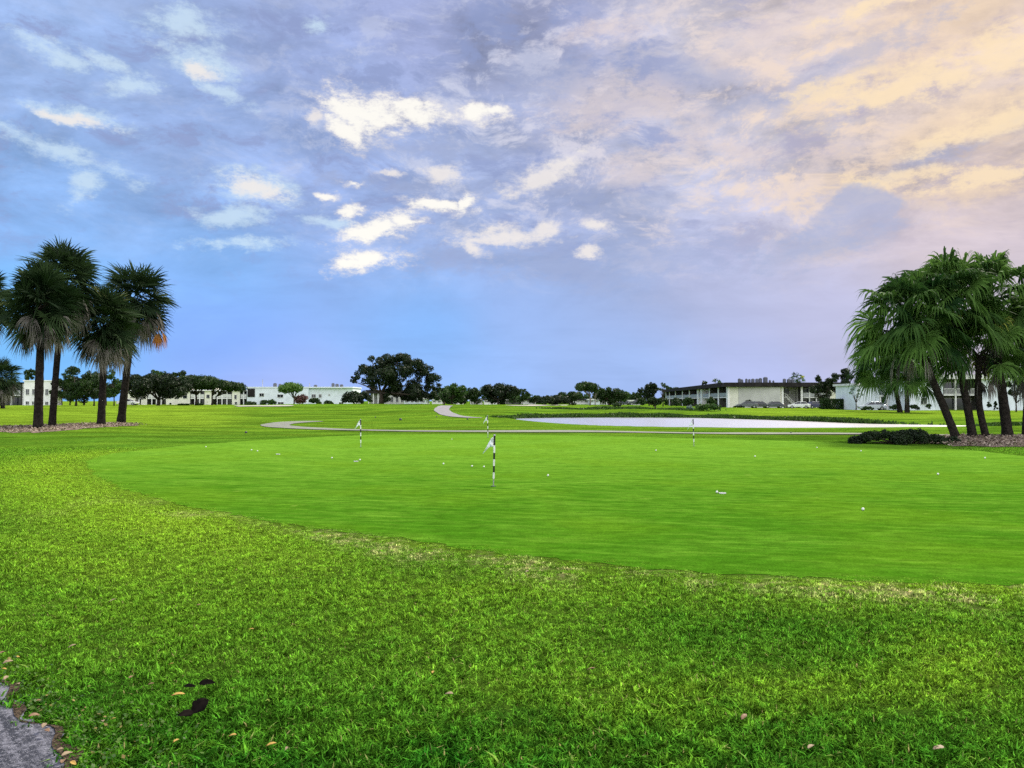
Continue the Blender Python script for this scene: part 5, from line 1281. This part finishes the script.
for (px, py, L, wd, rz, ry, curl, l) in ((200, 708, .095, .07, 38, -28, .3, 'large black curled dead leaf in the lower left grass'), (207, 685, .085, .035, 8, 0, .5, 'black shrivelled leaf just above the large curled one'), (190, 688, .07, .02, -5, 0, .4, 'thin black stem piece left of the black shrivelled leaf'), (186, 716, .09, .035, 55, 10, .3, 'black leaf scrap at the lower left of the large curled one')):
    o = leaf_mesh('dead_leaf', L, wd, curl, 60 + k, L_K); k += 1; x, y = G(px, py, .045); o.location = (x, y, .055); o.rotation_euler = (R(48), R(ry), R(rz)); tag(o, l, 'leaf', 'black dead leaves')
# leaves lying on the path edge
E_L = [(4,671,L_Y,'yellow leaf topmost on the path edge'),(8,664,L_T,'cream leaf just above the yellow one at the path edge'),(6,680,L_T,'pale leaf on the asphalt at the left border'),(18,686,L_T,'cream leaf where the asphalt edge turns down'),(17,659,L_Y,'small pale leaf above the start of the path edge'),
       (34,718,L_B,'red brown leaf on the middle of the path edge'),(44,728,L_T,'tan leaf pair piece on the path edge, upper'),(47,733,L_B,'brown leaf on the path edge below the tan one'),(60,752,L_T,'pale leaf low on the path edge'),(67,757,L_T,'cream leaf near the bottom of the path edge'),
       (63,764,L_B,'brown leaf lowest on the path edge'),(73,766,L_Y,'yellow tan leaf at the bottom border right of the path'),(38,703,L_B,'dark brown leaf in the weeds above the path edge'),(2,655,L_B,'brown leaf at the left border above the path')]
for i, (px, py, m, l) in enumerate(E_L):
    L = .030 + .008 * ((i * 7) % 4); o = leaf_mesh('fallen_leaf', L, L * .5, .35, 200 + i, m); x, y = G(px, py, .03); o.location = (x, y, .042); o.rotation_euler = (R(15 * math.sin(i)), R(10 * math.cos(i * 2)), R(i * 47)); tag(o, l, 'leaf', 'fallen leaves along the path edge')

# ------------------------------------------------------------------ broad-leaved weeds and dark soil along the path edge
def weeds():
    rng = np.random.RandomState(41); n = 2000; s = rng.uniform(-1.6, 2.0, n); d = np.abs(rng.normal(0, .16, n)) + .02; fade = np.exp(-((s + .15) / .8) ** 2)
    keep = rng.rand(n) < .35 + .65 * fade; s, d = s[keep], d[keep] * (0.6 + .9 * fade[keep]); n = len(s)
    P = EDGE1[None] + ED[None] * s[:, None] + EN[None] * (wob(s) + d)[:, None]; z = rng.uniform(.012, .065, n)
    sz = rng.uniform(.005, .013, n)[:, None]; nr = rng.normal(0, .45, (n, 3)); nr[:, 2] = 1; nr /= np.linalg.norm(nr, axis=1, keepdims=True)
    u = np.cross(nr, rng.normal(size=(n, 3))); u /= np.linalg.norm(u, axis=1, keepdims=True); v = np.cross(nr, u); C = np.column_stack([P, z])
    V = np.stack([C - u * sz, C - v * sz * .75 - u * sz * .1, C + u * sz, C + v * sz * .75 - u * sz * .1], 1).reshape(-1, 3)
    o = npmesh('edge_weeds', V, np.arange(4 * n).reshape(-1, 4), foliage('weed_leaves', (.025, .075, .008), (.10, .18, .02), (.26, .19, .06), trans=.25), tint=np.repeat(rng.rand(n), 4))
    tag(o, 'small broad leaved weeds creeping along the asphalt edge', 'weeds', kind='stuff')
    # soil and crumbs
    m, e, out = newmat('edge_soil'); Pn = pos(e); nn_ = e.noise(Pn, 60, 4, .75)
    principled(e, out, e.mix(e.rng(nn_, .40, .62), (.018, .014, .010), (.12, .085, .055)), .95, .1, normal=bump(e, nn_, .02, 1))
    s = np.arange(-6, 10, .05); a = EDGE1[None] + ED[None] * s[:, None]; w1 = wob(s) - .03 - .02 * np.sin(s * 9); w2 = wob(s) + .005 + .02 * np.sin(s * 5.3 + 1) + .02 * np.sin(s * 17)
    A_ = a + EN[None] * w1[:, None]; B_ = a + EN[None] * w2[:, None]; k = len(s); i = np.arange(k - 1)
    o = npmesh('soil', np.vstack([np.column_stack([A_, np.full(k, .017)]), np.column_stack([B_, np.full(k, .014)])]), np.stack([i, i + k, i + k + 1, i + 1], -1), m); tag(o, kind='structure')
    if o.data.polygons[0].normal.z < 0: o.data.flip_normals()
weeds()
